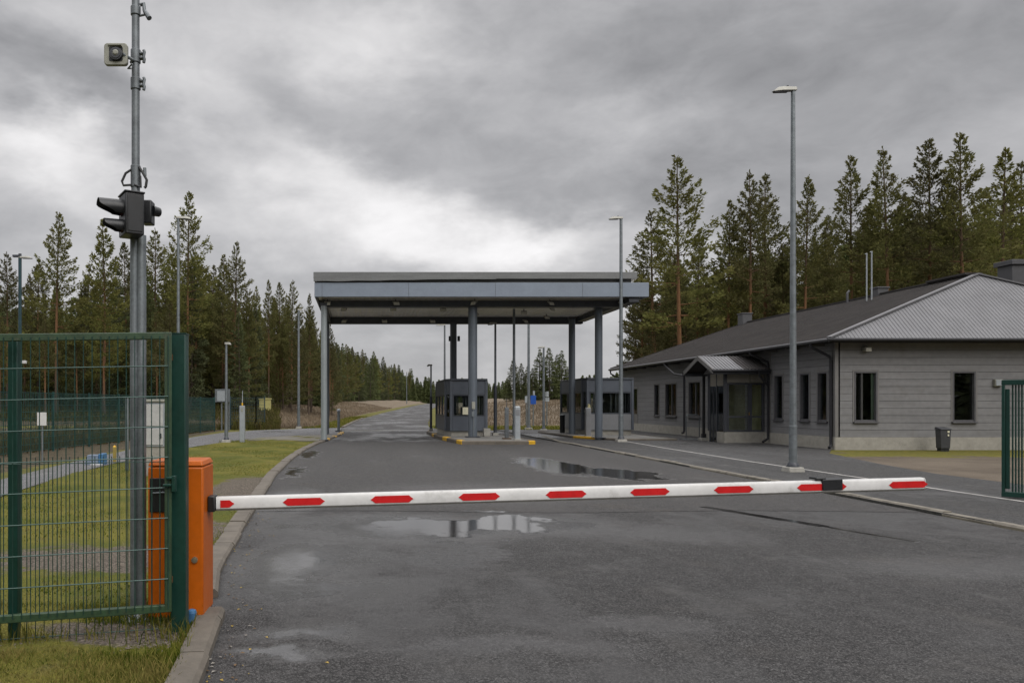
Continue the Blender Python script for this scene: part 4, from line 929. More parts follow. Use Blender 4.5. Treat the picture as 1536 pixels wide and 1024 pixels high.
street_lamp('short lamp with a hooked top at the far front corner of the middle island', at(646.5, 39.0), 39.0, .15, 3.3, 180, .05, .04, .22, lower=dkb, lower_h=1.75, cap=False, footing=True)
street_lamp('tall lamp rising behind the middle booth roof', at(667, 67), 67, .1, 8.3, 180, .11, .07, .8, pm=drk, cap=False)
o_ = street_lamp('tall pole with a dark lower half just past the middle booth', at(743, 33.6), 33.6, .15, 4.85, 180, .06, .045, .35, lower=dkb, lower_h=2.15, pm=drk, cap=False)
street_lamp('thin tall pole behind the pale card reader on the middle island', at(771, 33.0), 33.0, .0, 5.6, 180, .07, .055, .3, head=False, footing=False, pm=galv)
street_lamp('tall pole beside the blue road sign on the grass verge', at(793, 46), 46, .0, 7.9, 180, .1, .065, .5, pm=galv)
street_lamp('lower lamp post with a flat head before the small spruce group', at(815.5, 43.9), 43.9, -.02, 4.75, 180, .085, .055, .36, pm=galv, cap=False)
street_lamp('distant roadside lamp post against the far spruce row', at(610, 200), 200, prof(200) + .6, 8.2, 0, .12, .09, 1.2, footing=False, cap=False)
b = MB(); xb = at(927, 44); b.tube([(xb, 43.4, -.05), (xb, 43.4, 3.5), (xb, 43.4, 4.55), (xb, 43.4, 4.75)], [.05, .05, .05, .07], 8); tag(b.build('vent_pipe', dkb), 'thin dark pipe standing up behind the far eave corner of the building', 'pipe')
# ================================================================== grey timber building
sid = mat('grey_timber_siding', (.178, .177, .180), .62, 0, .15, .9, dirt=.2, stretch=(.5, .5, 6), bump=.12, bscale=30)
gapm = mat('siding_joint', (.06, .058, .057), .8, 0, .2, 4)
trim = mat('grey_trim', (.16, .155, .15), .55, 0, .1, 3)
frm = mat('window_frame_grey', (.085, .084, .09), .45, 0, .12, 5)
gut = mat('black_gutter', (.022, .022, .025), .6, 0, .2, 5, spec=.25); gutl = mat('gutter_reflection_grey', (.085, .085, .09), .45, .2, .15, 4)  # west gutter is a paler copy, sky reflection put into its colour
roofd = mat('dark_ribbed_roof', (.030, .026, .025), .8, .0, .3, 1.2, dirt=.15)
roofl = mat('pale_ribbed_roof', (.125, .125, .132), .5, .0, .14, 1.5, dirt=.1)  # paler sheets: south hip face, its caps and part of the porch roof
wg = glass('window_glass', (.86, .89, .87), 1.1); curt = mat('pale_green_blind', (.20, .25, .20), .8, 0, .15, 3); room = mat('unlit_room_shade', (.05, .05, .05), .9, 0, .2, 1)
soff = mat('dark_soffit', (.10, .098, .096), .7, 0, .15, 3)
bd = thing('long_building', 'long single storey grey timber building with a hipped ribbed metal roof', 'building', (21.7, 35, 0))
X0, Y0, X1, Y1 = 15.5, 25.0, 27.9, 45.3
FW = ((X0, Y0), (0, 1), (-1, 0))         # west wall: u runs north from the corner
FS = ((X0, Y0), (1, 0), (0, -1))         # south wall: u runs east from the corner
ZP, ZT = .43, 3.52
def uW(px_): return X0 * F / (px_ - PX) - Y0
def uS(px_): return at(px_, Y0) - X0
winW = [(uW(1241.5), uW(1226), .93, 2.58), (uW(1214.6), uW(1200), .93, 2.58), (uW(1174.6), uW(1161.5), .93, 2.58), (uW(1051), uW(1033), .9, 2.55), (uW(1015), uW(998), .9, 2.55), (uW(989), uW(981.5), .9, 2.55)]
doorW = (uW(957), uW(947), .40, 2.45)
sideW = (4.32, 4.95, .1, .2)
winS = [(uS(1281), uS(1316), .93, 2.57), (uS(1428.5), uS(1463.5), .93, 2.57)]
def siding(fr, L_, opens, name, u_start=0.):
    bm_, bg_ = MB(), MB(); P_ = .236
    zs = sorted(set([ZP + P_ * k for k in range(14) if ZP + P_ * k < ZT] + [ZT] + [z_ for o_ in opens for z_ in o_[2:4] if ZP < z_ < ZT]))
    joints = {round(ZP + P_ * k, 4) for k in range(14)}
    for za, zb_ in zip(zs, zs[1:]):
        cuts = sorted((o_[0], o_[1]) for o_ in opens if o_[2] <= za + 1e-4 and o_[3] >= zb_ - 1e-4)
        u = u_start; iv = []
        for a, c_ in cuts: iv.append((u, a)); u = c_
        iv.append((u, L_))
        top = zb_ - (.012 if round(zb_, 4) in joints else 0)
        for a, c_ in iv:
            if c_ - a < .01: continue
            bm_.fb(fr, a, c_, -.15, 0, za, top)
            if top < zb_: bg_.fb(fr, a, c_, -.15, -.014, top, zb_)
    bm_.build(name, sid, bd, smooth=0); bg_.build('siding_joint', gapm, bd, smooth=0)
siding(FW, Y1 - Y0, winW + [doorW], 'wall', .0)
siding(FS, X1 - X0, winS, 'wall', .0)
b = MB(); b.fb(FW, -.02, Y1 - Y0, -.2, .03, -.15, ZP - .004); b.fb(FS, .0, X1 - X0, -.2, .03, -.15, ZP - .004); b.build('plinth', plin, bd)
b = MB(); b.box(X0 + .2, X1, Y1 - .2, Y1, 0, ZT); b.box(X1 - .2, X1, Y0 + .2, Y1 - .21, 0, ZT); b.build('rear_wall', sid, bd)
b = MB(); b.box(X0 - .022, X0 + .09, Y0 - .022, Y0 + .09, ZP, ZT); b.build('corner_trim', trim, bd, .004)
for u in (uW(1155.5),):
    b = MB(); b.fb(FW, u - .05, u + .05, .002, .025, ZP, ZT); b.build('wall_trim', trim, bd, .003)
def window(fr, u0, u1, z0, z1, blind=None, double=False, parent=bd):
    b = MB(); f_ = .055
    for a in ((u0, u0 + f_), (u1 - f_, u1)): b.fb(fr, a[0] + .002, a[1] - .002, -.10, .018, z0 + .002, z1 - .002)
    b.fb(fr, u0 + f_, u1 - f_, -.10, .018, z1 - f_, z1 - .002); b.fb(fr, u0 + f_, u1 - f_, -.10, .0, z0 + .002, z0 + f_)
    if double: m_ = (u0 + u1) / 2; b.fb(fr, m_ - .03, m_ + .03, -.10, -.04, z0 + f_, z1 - f_)
    w_ = b.build('window', frm, parent, .004)
    b = MB(); b.fb(fr, u0 + f_, u1 - f_, -.088, -.076, z0 + f_, z1 - f_); b.build('glass', wg, w_, smooth=0)
    b = MB(); b.fb(fr, u0 - .03, u1 + .03, .003, .075, z0 - .05, z0 - .002); b.build('sill', frm, w_, .006)
    b = MB(); b.fb(fr, u0 - .045, u0 - .002, .001, .014, z0 - .001, z1 + .05); b.fb(fr, u1 + .002, u1 + .045, .001, .014, z0 - .001, z1 + .05); b.fb(fr, u0, u1, .001, .014, z1 + .002, z1 + .05); b.build('trim', trim, w_)
    b = MB(); b.fb(fr, u0 - .4, u1 + 2.2, -.9, -.85, z0 - .2, z1 + .2); b.build('shade_backing', room, w_, smooth=0)  # dark sheet standing in for the shade of the unlit room
    if blind:
        for a, c_, in blind:
            b = MB(); b.fb(fr, u0 + f_ + (u1 - u0 - 2 * f_) * a, u0 + f_ + (u1 - u0 - 2 * f_) * c_, -.10, -.094, z0 + .06, z1 - .06); b.build('blind', curt, w_, smooth=0)
for i, o_ in enumerate(winW): window(FW, *o_, blind=[(.3, .8)] if i < 3 else ([(.42, .55), (.8, .9)] if i in (3, 4) else [(.1, .4)]), double=i in (3, 4))
for i, o_ in enumerate(winS): window(FS, *o_, blind=[(.86, 1.0)] if i == 0 else None)
# far staff door
b = MB(); u0, u1, z0, z1 = doorW
b.fb(FW, u0 + .002, u0 + .09, -.1, .02, z0, z1); b.fb(FW, u1 - .09, u1 - .002, -.1, .02, z0, z1); b.fb(FW, u0 + .09, u1 - .09, -.1, .02, z1 - .09, z1); b.fb(FW, u0 + .09, u1 - .09, -.08, -.02, z0, .95); dr = b.build('side_door', trim, bd)
b = MB(); b.fb(FW, u0 + .09, u1 - .09, -.06, -.04, .951, z1 - .091); b.build('glass', wg, dr, smooth=0)
b = MB(); b.fb(FW, u0 + .11, u1 - .11, -.2, -.18, .96, z1 - .1); b.build('blind', mat('pale_blind', (.34, .37, .30), .8, 0, .1, 3), dr)
b = MB(); b.fb(FW, u0 + .62, u0 + .80, -.075, -.065, 1.35, 1.75); b.fb(FW, u0 + .60, u0 + .72, -.075, -.065, 1.8, 1.95); b.build('notice', black, dr)
# roof: hip with ribbed sheets
EX0, EY0, EX1, EY1, ZE = 14.95, 24.45, 28.45, 45.85, 3.60
RX, RY0, RY1, ZR = 21.7, 26.95, 43.3, 6.05
def roof_pt(x_, y_):
    return ZE + (ZR - ZE) * min((x_ - EX0) / (RX - EX0), (EX1 - x_) / (EX1 - RX), (y_ - EY0) / (RY0 - EY0), (EY1 - y_) / (EY1 - RY1))
A, B_, C_, D_ = (EX0, EY0, ZE), (EX1, EY0, ZE), (EX1, EY1, ZE), (EX0, EY1, ZE); P1, P2_ = (RX, RY0, ZR), (RX, RY1, ZR)
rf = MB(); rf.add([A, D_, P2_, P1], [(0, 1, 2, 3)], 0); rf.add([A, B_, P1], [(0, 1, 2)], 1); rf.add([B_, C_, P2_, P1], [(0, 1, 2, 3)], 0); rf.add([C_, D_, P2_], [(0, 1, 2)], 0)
def rib(p, q, w_, h, mi):
    rf.beam((p[0], p[1], p[2] + h / 2), (q[0], q[1], q[2] + h / 2), w_, h, mi)
y_ = EY0 + .12
while y_ < EY1 - .1:
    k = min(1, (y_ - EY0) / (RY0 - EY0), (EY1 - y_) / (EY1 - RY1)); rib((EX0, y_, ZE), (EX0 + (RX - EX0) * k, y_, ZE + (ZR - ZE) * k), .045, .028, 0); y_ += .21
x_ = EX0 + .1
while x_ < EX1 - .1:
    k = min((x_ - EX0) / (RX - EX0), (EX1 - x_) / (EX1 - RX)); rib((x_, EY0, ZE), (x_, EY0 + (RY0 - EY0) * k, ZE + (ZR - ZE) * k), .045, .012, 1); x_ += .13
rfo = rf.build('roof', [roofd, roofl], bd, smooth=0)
b = MB(); b.beam((A[0], A[1], A[2] + .03), (P1[0], P1[1], P1[2] + .03), .16, .05); b.beam((B_[0], B_[1], B_[2] + .03), (P1[0], P1[1], P1[2] + .03), .16, .05); b.build('hip_cap', roofl, rfo)
b = MB(); b.beam((RX, RY0 - .05, ZR + .03), (RX, RY1, ZR + .03), .28, .06); b.beam((D_[0], D_[1], D_[2] + .03), (P2_[0], P2_[1], P2_[2] + .03), .16, .05); b.beam((RX, RY0 + .3, ZR + .09), (RX, RY0 + 2.2, ZR + .09), .4, .07); b.build('ridge_cap', roofd, rfo)
b = MB(); b.box(EX0 + .03, X0 - .002, EY0 + .03, EY1, ZE - .06, ZE - .02); b.box(X0, EX1, EY0 + .03, Y0 - .002, ZE - .06, ZE - .02); b.build('soffit', soff, bd, smooth=0)
b = MB(); b.box(EX0, EX0 + .028, EY0, EY1, ZE - .13, ZE - .004); b.box(EX0 + .03, EX1, EY0, EY0 + .028, ZE - .13, ZE - .004); b.build('fascia_board', gut, bd, smooth=0)
b = MB(); b.tube([(EX0 - .05, EY0 - .08, ZE - .05), (EX0 - .05, EY1, ZE - .05)], .06, 12); b.build('gutter', gutl, bd)
b = MB(); b.tube([(EX0 - .09, EY0 - .05, ZE - .05), (EX1, EY0 - .05, ZE - .05)], .058, 12); b.build('gutter', gut, bd)
for k in range(14):            # rafter ends under the eaves
    yy_ = 25.6 + k * 1.45; b = MB(); b.box(EX0 + .06, X0 - .01, yy_ - .03, yy_ + .03, ZE - .17, ZE - .062); b.build('rafter_end', soff, bd)
def downspout(pts, r_=.045, m=gut, name='downspout'):
    b = MB(); b.tube(pts, r_, 10); return b.build(name, m, bd)
downspout([(EX0 - .05, 25.35, ZE - .1), (EX0 - .04, 25.33, ZE - .22), (X0 - .09, 25.12, ZE - .55), (X0 - .075, 25.12, ZE - .7), (X0 - .075, 25.12, .28), (X0 - .09, 25.09, .16), (X0 - .2, 25.0, .08)])
downspout([(EX0 - .05, 29.35, ZE - .1), (EX0 - .03, 29.3, ZE - .2), (X0 - .09, 29.0, ZE - .5), (X0 - .075, 28.98, ZE - .65), (X0 - .075, 28.98, .3), (X0 - .1, 28.95, .2), (X0 - .32, 28.9, .08)])
downspout([(EX0 - .05, EY1 - .2, ZE - .1), (EX0 - .03, EY1 - .25, ZE - .3), (X0 - .09, EY1 - .7, ZE - .65), (X0 - .09, EY1 - .75, .2)])
downspout([(EX0 - .05, 37.6, ZE - .1), (EX0 - .03, 37.4, ZE - .25), (14.6, 35.6, 2.9), (14.0, 33.2, 2.75)])
# roof furniture
chm = mat('chimney_sheet_grey', (.065, .065, .07), .45, .1, .12, 4)
def chimney(name, x0, x1, y0, y1, z0, z1, ov=.07, th=.12):
    b = MB(); b.box(x0, x1, y0, y1, z0, z1 - th); o_ = b.build(name, chm, rfo, .01); b = MB(); b.box(x0 - ov, x1 + ov, y0 - ov, y1 + ov, z1 - th + .002, z1); b.build('chimney_cap', chm, o_, .01) if False else None
    return b.build('chimney_cap', chm, rfo, .01)
chimney('chimney', 22.96, 24.6, 26.98, 27.62, 4.8, 6.58, .08, .17)
yq = 32.0; chimney('roof_vent', at(1312, yq), at(1328, yq), yq - .2, yq + .25, 5.7, zat(431, yq), .04, .06)
yq = 43.0; chimney('roof_vent', at(1112.5, yq) - .1, at(1128, yq) - .15, yq - .3, yq + .25, 5.5, zat(470, yq), .04, .06)
for px_, top in ((1300, 380), (1307.5, 377)):
    yq = 31.2; b = MB(); xq = at(px_, yq); b.tube([(xq, yq, 5.7), (xq, yq, zat(top, yq))], .026, 8); b.tube([(xq - .07, yq, zat(top, yq) - .03), (xq + .02, yq, zat(top, yq))], .016, 6); b.build('aerial_pole', palem, rfo)
b = MB(); b.tube([(at(1271, 33.5), 33.5, 5.6), (at(1271, 33.5), 33.5, 6.35), (at(1274, 33.5), 33.5, 6.45)], .05, 8); b.build('vent_pipe', chm, rfo)
# wall fittings
def fit(name, label, cat, m, *bx, bev=.01):
    b = MB(); b.box(*bx); return tag(b.build(name, m, None, bev), label, cat)
wl_ = thing('wall_lamp', 'small white wall lamp under the eave near the building corner', 'wall lamp', (at(1300, 24.9), 24.9, 3.3)); xq = at(1300, 24.9)
b = MB(); b.box(xq - .10, xq + .12, 24.83, 24.998, 3.22, 3.36); b.build('lamp_body', beige, wl_, .02); b = MB(); b.box(xq - .08, xq + .1, 24.80, 24.828, 3.21, 3.33); b.build('lens', lens_m, wl_, .01)
jb = thing('junction_box', 'white junction box on the siding just above the barred gate corner', 'box', (at(1497, 24.95), 24.95, 2.2)); xq = at(1497, 24.95)
b = MB(); b.box(xq - .13, xq + .13, 24.9, 24.998, 2.08, 2.31); b.build('box_body', beige, jb, .012); b = MB(); b.box(xq - .11, xq + .11, 24.885, 24.898, 2.1, 2.29); b.build('lid', palem, jb, .006)
for px_, lab in ((1373, 'round soffit lamp under the building eave between the two front windows'), (1478, 'round soffit lamp under the eave close to the barred gate end')):
    b = MB(); xq = at(px_, 24.7); b._lathe((xq, 24.7), [(.05, ZE - .13), (.14, ZE - .11), (.15, ZE - .062)], 16, 0); tag(b.build('soffit_lamp', chm), lab, 'lamp')
# ---------------- porch and vestibule
pc = thing('entrance_porch', 'glazed entrance porch with a small gabled ribbed roof on the grey building', 'porch', (14.3, 30, 0))
VX, VY0, VY1 = 13.94, 29.32, 30.72
b = MB(); b.box(VX, X0 - .032, VY0, VY0 + .12, -.1, .44); b.box(VX, VX + .12, VY0 + .121, 29.95, -.1, .44); b.box(VX, VX + .12, 30.6, VY1, -.1, .44); b.box(VX + .12, X0 - .04, VY0 + .121, VY1, -.1, .12); b.build('plinth', plin, pc)
pst = mat('porch_frame', (.055, .058, .068), .4, .1, .12, 4)
def post(x0, x1, y0, y1, z0, z1, name='post', m=pst): b = MB(); b.box(x0, x1, y0, y1, z0, z1); return b.build(name, m, pc, .005)
post(VX - .01, VX + .10, VY0 - .01, VY0 + .10, .441, 2.72, 'corner_post')
post(VX - .01, VX + .07, VY1 - .08, VY1 + .01, .441, 2.72, 'corner_post')
post(VX - .005, VX + .06, 29.96, 30.02, .02, 2.72, 'mullion'); post(VX - .005, VX + .06, 30.54, 30.6, .02, 2.72, 'mullion'); post(VX - .004, VX + .05, 30.26, 30.3, .02, 2.2, 'mullion')
# south face: door with glass and fixed side light
def sframe(x0, x1, z0, z1, name, f_=.07):
    b = MB(); y0, y1 = VY0 + .01, VY0 + .075
    b.box(x0, x0 + f_, y0, y1, z0, z1); b.box(x1 - f_, x1, y0, y1, z0, z1); b.box(x0 + f_, x1 - f_, y0, y1, z1 - f_, z1); b.box(x0 + f_, x1 - f_, y0, y1, z0, z0 + f_); b.box(x0 + f_, x1 - f_, y0 + .01, y1 - .005, .98 + .0, 1.05)
    o_ = b.build(name, pst, pc, .004); b = MB(); b.box(x0 + f_, x1 - f_, VY0 + .035, VY0 + .047, z0 + f_, z1 - f_); b.build('glass', wg, o_, smooth=0); return o_
sframe(VX + .11, VX + .98, .445, 2.32, 'glazed_door'); sframe(VX + .99, X0 - .05, .445, 2.32, 'side_light')
b = MB(); b.box(VX + .11, VX + .97, VY0 + .02, VY0 + .06, 2.34, 2.64); b.box(VX + 1.0, X0 - .05, VY0 + .02, VY0 + .06, 2.34, 2.64); b.build('transom_panel', mat('sandy_panel', (.27, .25, .21), .6, 0, .1, 4), pc)
b = MB(); b.tube([(VX + .93, VY0 - .03, 1.08), (VX + .93, VY0 - .03, 1.2)], .014, 8); b.tube([(VX + .93, VY0 - .03, 1.14), (VX + .93, VY0 + .01, 1.14)], .012, 6); b.build('door_handle', mat('brass_handle', (.5, .3, .08), .35, .8, .2, 20), pc)
b = MB(); b.box(VX + .02, VX + .034, VY0 + .11, 29.95, .45, 2.2); b.box(VX + .02, VX + .034, 30.03, 30.25, .1, 2.2); b.box(VX + .02, VX + .034, 30.31, 30.53, .1, 2.2); b.box(VX + .02, VX + .034, 30.61, VY1 - .09, .45, 2.2); b.build('side_glazing', wg, pc, smooth=0)
b = MB(); b.box(VX + .01, VX + .05, VY0 + .11, VY1 - .09, 2.21, 2.68); b.build('transom_panel', mat('sandy_panel', (.27, .25, .21), .6, 0, .1, 4), pc)
b = MB(); b.box(X0 - .03, X0 - .006, VY0 + .15, VY1 - .1, .44, 2.6); b.build('inner_door', mat('olive_reflection', (.6, .56, .33), .8, 0, .25, 2), pc)  # olive colour stands in for grass reflected in the porch glass
b = MB(); b.box(VX + .3, X0 - .1, VY1 - .06, VY1 - .02, .1, 2.66); b.build('rear_wall', mat('olive_reflection_wall', (.55, .52, .36), .8, 0, .25, 2), pc)  # same painted reflection tone, seen through the south door
# gabled roof, ridge running towards the wall
GX, GY0, GY1, GYM, GZ0, GZ1 = 13.28, 28.88, 31.4, 30.1, 2.76, 3.32
b = MB(); th = .05
for (ya, za), (yb, zb_) in (((GY0, GZ0), (GYM, GZ1)), ((GYM, GZ1), (GY1, GZ0))):
    b.add([(GX, ya, za), (X0, ya, za), (X0, yb, zb_), (GX, yb, zb_), (GX, ya, za + th), (X0, ya, za + th), (X0, yb, zb_ + th), (GX, yb, zb_ + th)], [(3, 2, 1, 0), (4, 5, 6, 7), (0, 1, 5, 4), (1, 2, 6, 5), (2, 3, 7, 6), (3, 0, 4, 7)], 0)
x_ = GX + .05
while x_ < X0 - .02:
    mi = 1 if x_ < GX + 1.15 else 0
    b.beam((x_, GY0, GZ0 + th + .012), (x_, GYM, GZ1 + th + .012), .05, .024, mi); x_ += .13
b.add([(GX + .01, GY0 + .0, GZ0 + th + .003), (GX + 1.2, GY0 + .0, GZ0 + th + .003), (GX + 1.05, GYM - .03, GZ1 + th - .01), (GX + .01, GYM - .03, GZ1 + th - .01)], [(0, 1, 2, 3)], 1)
b.build('porch_roof', [roofd, roofl], pc, smooth=0)
b = MB(); b.beam((GX - .03, GY0 - .04, GZ0 + .0), (GX - .03, GYM, GZ1 + .02), .05, .16, up=(1, 0, 0.0)) if False else None
b.add([(GX - .03, GY0 - .04, GZ0 - .10), (GX - .03, GYM, GZ1 - .10), (GX - .03, GY1 + .04, GZ0 - .10), (GX - .03, GY1 + .04, GZ0 + .07), (GX - .03, GYM, GZ1 + .07), (GX - .03, GY0 - .04, GZ0 + .07)] + [(GX - .002, GY0 - .04, GZ0 - .10), (GX - .002, GYM, GZ1 - .10), (GX - .002, GY1 + .04, GZ0 - .10), (GX - .002, GY1 + .04, GZ0 + .07), (GX - .002, GYM, GZ1 + .07), (GX - .002, GY0 - .04, GZ0 + .07)],
      [(0, 1, 4, 5), (1, 2, 3, 4), (11, 10, 7, 6), (10, 9, 8, 7), (5, 4, 10, 11), (4, 3, 9, 10), (0, 6, 7, 1), (1, 7, 8, 2), (2, 8, 9, 3), (0, 5, 11, 6)]); b.build('barge_board', trim, pc, smooth=0)
b = MB(); b.add([(VX, GY0 + .25, 2.70), (VX, GY1 - .25, 2.70), (VX, GYM, 3.28), (VX + .04, GY0 + .25, 2.70), (VX + .04, GY1 - .25, 2.70), (VX + .04, GYM, 3.28)], [(0, 1, 2), (3, 5, 4), (0, 3, 4, 1), (1, 4, 5, 2), (2, 5, 3, 0)]); b.build('gable_panel', sid, pc, smooth=0)
b = MB(); b.box(GX + .02, X0 - .01, GY0 + .03, GY0 + .12, 2.64, 2.76); b.box(GX + .02, X0 - .01, GY1 - .12, GY1 - .03, 2.64, 2.76); b.build('eave_beam', pst, pc)
b = MB(); b.tube([(GX - .04, GY0 - .05, GZ0 + .0), (X0 - .05, GY0 - .05, GZ0 + .0)], .045, 10); b.tube([(GX - .04, GY1 + .05, GZ0), (X0 - .05, GY1 + .05, GZ0)], .045, 10); b.build('gutter', gut, pc)
b = MB(); b.tube([(X0 - .5, GY0 - .05, GZ0 - .03), (X0 - .48, GY0 - .05, GZ0 - .2), (X0 - .12, 28.93, GZ0 - .55), (X0 - .1, 28.93, GZ0 - .7)], .036, 8); b.build('downspout', gut, pc)
b = MB(); b.tube([(GX, GY1 + .05, GZ0 - .03), (GX, GY1 + .02, GZ0 - .15), (GX, GY1, GZ0 - .3), (GX, GY1, .42), (GX - .03, GY1, .34), (GX - .1, GY1, .32)], .045, 10); b.build('downspout', gut, pc)
post(14.0, 14.09, 31.28, 31.37, .22, 2.64, 'post', gut); b = MB(); b.box(13.97, 14.12, 31.25, 31.4, .12, .3); b.build('post_shoe', gut, pc); b = MB(); b.box(13.88, 14.2, 31.15, 31.5, -.05, .13); b.build('footing', conc, pc, .01)
hr = thing('handrail', 'thin grey tubular rail between the porch posts', 'rail', (13.8, 32.3, 0))
b = MB(); b.tube([(13.7, 32.2, .0), (13.7, 32.2, 1.0), (13.75, 32.2, 1.05), (14.2, 32.2, 1.05), (14.25, 32.2, 1.0), (14.25, 32.2, .0)], .022, 8); b.build('rail_bar', galv_dark, hr); b = MB(); b.box(13.5, 14.4, 32.0, 32.4, .0, .04); b.build('rail_base', galv_dark, hr)
# litter bin at the south wall
lb = thing('litter_bin', 'squat black square litter bin by the plinth below the second front window', 'bin', (at(1413, 24.4), 24.4, 0)); xb = at(1413, 24.4)
b = MB(); b.hexa([(xb - .15, 24.25, .1), (xb + .15, 24.25, .1), (xb + .15, 24.46, .1), (xb - .15, 24.46, .1)], [(xb - .165, 24.23, .70), (xb + .165, 24.23, .70), (xb + .165, 24.48, .70), (xb - .165, 24.48, .70)]); b.build('bin_body', dkgrey, lb, .015)
b = MB(); b.hexa([(xb - .18, 24.2, .702), (xb + .18, 24.2, .702), (xb + .18, 24.5, .702), (xb - .18, 24.5, .702)], [(xb - .18, 24.21, .72), (xb + .18, 24.21, .72), (xb + .16, 24.48, .78), (xb - .16, 24.48, .78)]); b.build('bin_lid', dkgrey, lb, .012)
b = MB(); b.box(xb - .13, xb + .13, 24.27, 24.44, .0, .098); b.build('bin_base', black, lb)
b = MB(); b.box(xb + .04, xb + .10, 24.218, 24.226, .60, .66); b.box(xb + .05, xb + .09, 24.218, 24.232, .49, .55); b.build('sticker', paper, lb)

# ================================================================== barred gate at the far side
bgt = thing('barred_gate', 'dark green gate leaf with upright bars standing before the gravel yard', 'gate', (10.2, 12.2, 0))
q0, q1 = (at(1505, 12.2), 12.2), (at(1590, 11.75), 11.75)
def bp_(s_): return (q0[0] + (q1[0] - q0[0]) * s_, q0[1] + (q1[1] - q0[1]) * s_)
b = MB(); b.obox(bp_(-.03), bp_(.035), .11, .09, 1.80); b.build('end_post', greenp, bgt, .006)
b = MB(); b.obox(bp_(.036), bp_(.12), .05, .16, 1.74); b.build('inner_post', greenp, bgt, .005)
b = MB(); b.obox(bp_(-.032), bp_(1), .112, 1.802, 1.885); b.build('top_rail', greenp, bgt, .006)
b = MB(); b.obox(bp_(-.032), bp_(1), .112, .035, .115); b.build('bottom_rail', greenp, bgt, .006)
b = MB()
for k in range(16):
    s_ = .17 + k * .0555; c0 = bp_(s_); b.tube([(c0[0], c0[1], .116), (c0[0], c0[1], 1.801)], .011, 8)
b.build('bars', greenp, bgt)
b = MB(); b.obox(bp_(.97), bp_(1.08), .11, -.1, 1.95); b.build('hinge_post', greenp, bgt)
bgt.children  # noqa

# ================================================================== things on the lawn side
fnm = mat('far_fence_green', (.012, .05, .045), .5, 0, .25, 3)
def mesh_fence(label, P, H, z0=.0, gapx=.11, gapz=.2, postd=2.5, rod=.007, m=fnm, trail=False):
    o = thing('boundary_fence', label, 'fence', (P[0][0], P[0][1], z0)); bmesh_ = MB(); k = 0
    for (xa, ya), (xb, yb) in zip(P, P[1:]):
        L_ = math.hypot(xb - xa, yb - ya); nseg = max(1, round(L_ / postd))
        for j in range(nseg + 1):
            s_ = j / nseg; b = MB(); x_, y_ = xa + (xb - xa) * s_, ya + (yb - ya) * s_; b.box(x_ - .03, x_ + .03, y_ - .03, y_ + .03, z0 - .1, z0 + H + .04); b.build('post', m, o)
        for j in range(int(L_ / gapx) + 1):
            s_ = j * gapx / L_; x_, y_ = xa + (xb - xa) * s_, ya + (yb - ya) * s_; bmesh_.box(x_ - rod, x_ + rod, y_ - rod, y_ + rod, z0 + .04, z0 + H)
        for j in range(int(H / gapz) + 1):
            bmesh_.beam((xa, ya, z0 + .06 + j * gapz), (xb, yb, z0 + .06 + j * gapz), .014, .018)
    bmesh_.build('wire_mesh', m, o, smooth=0); return o
mesh_fence('long green mesh fence running along the footpath into the distance', [(-11.6, 10), (-10.3, 22.5), (-9.3, 33), (-8.35, 44)], 1.86, gapx=.10)
mesh_fence('short bluish green mesh fence beyond the notice board at the end of the footpath', [(at(346, 47), 47), (at(384, 47), 47), (at(397, 48.2), 48.2)], 1.95, z0=.0, gapx=.12, postd=1.2, rod=.006, m=mat('far_fence_blue', (.018, .045, .055), .5, 0, .2, 3))
nb = thing('notice_board', 'grey notice board on two posts at the end of the green mesh fence', 'notice board', (at(334, 45.5), 45.5, 0))
b = MB(); b.box(at(322.5, 45.5), at(345, 45.5), 45.45, 45.52, zat(603, 45.5), zat(583.5, 45.5)); b.build('frame', galv_dark, nb, .01)
b = MB(); b.box(at(325.5, 45.4), at(338, 45.4), 45.42, 45.448, zat(601.5, 45.5), zat(586, 45.5)); b.build('board', palem, nb)
for px_ in (332.5, 343.5):
    b = MB(); b.tube([(at(px_, 45.6), 45.6, -.1), (at(px_, 45.6), 45.6, zat(585, 45.5))], .045, 8); b.build('post', galv, nb)
mk = thing('bollard', 'square pale grey marker bollard with a thin yellow-footed aerial on the lawn', 'bollard', (at(363.5, 30.6), 30.6, 0)); xb = at(363.5, 30.6)
b = MB(); b.box(xb - .10, xb + .10, 30.5, 30.7, -.05, 1.44); b.build('bollard_body', palem, mk, .012); b = MB(); b.tube([(xb, 30.6, 1.44), (xb, 30.6, 1.56)], .03, 8); b.build('aerial_foot', yellow, mk); b = MB(); b.tube([(xb, 30.6, 1.56), (xb + .01, 30.6, 2.05)], [.02, .012], 8); b.build('aerial', palem, mk); b = MB(); b.box(xb - .04, xb + .04, 30.49, 30.499, 1.2, 1.34); b.build('plate', beige, mk)
ec = thing('electric_cabinet', 'white electric cabinet behind the signal mast and orange barrier cabinet', 'cabinet', (at(235, 16), 16, 0)); xa, xb = at(217, 16), at(250.5, 16)
b = MB(); b.box(xa + .01, xb - .01, 15.82, 16.12, -.05, .62); b.build('plinth', plin, ec); b = MB(); b.box(xa, xb, 15.8, 16.15, .621, 1.54); b.build('cabinet_body', palem, ec, .01); b = MB(); b.box(xa - .02, xb + .02, 15.77, 16.18, 1.541, 1.6); b.build('cabinet_lid', beige, ec, .012)
b = MB(); b.box(xa + .03, xb - .03, 15.785, 15.799, 1.05, 1.5); b.box(xa + .03, xb - .03, 15.785, 15.799, .66, 1.0); b.build('door', mat('dull_white_door', (.42, .42, .41), .5, 0, .1, 3, dirt=.25), ec, .004); b = MB(); b.box(xb - .1, xb - .06, 15.77, 15.784, .8, .9); b.build('handle', dkgrey, ec)
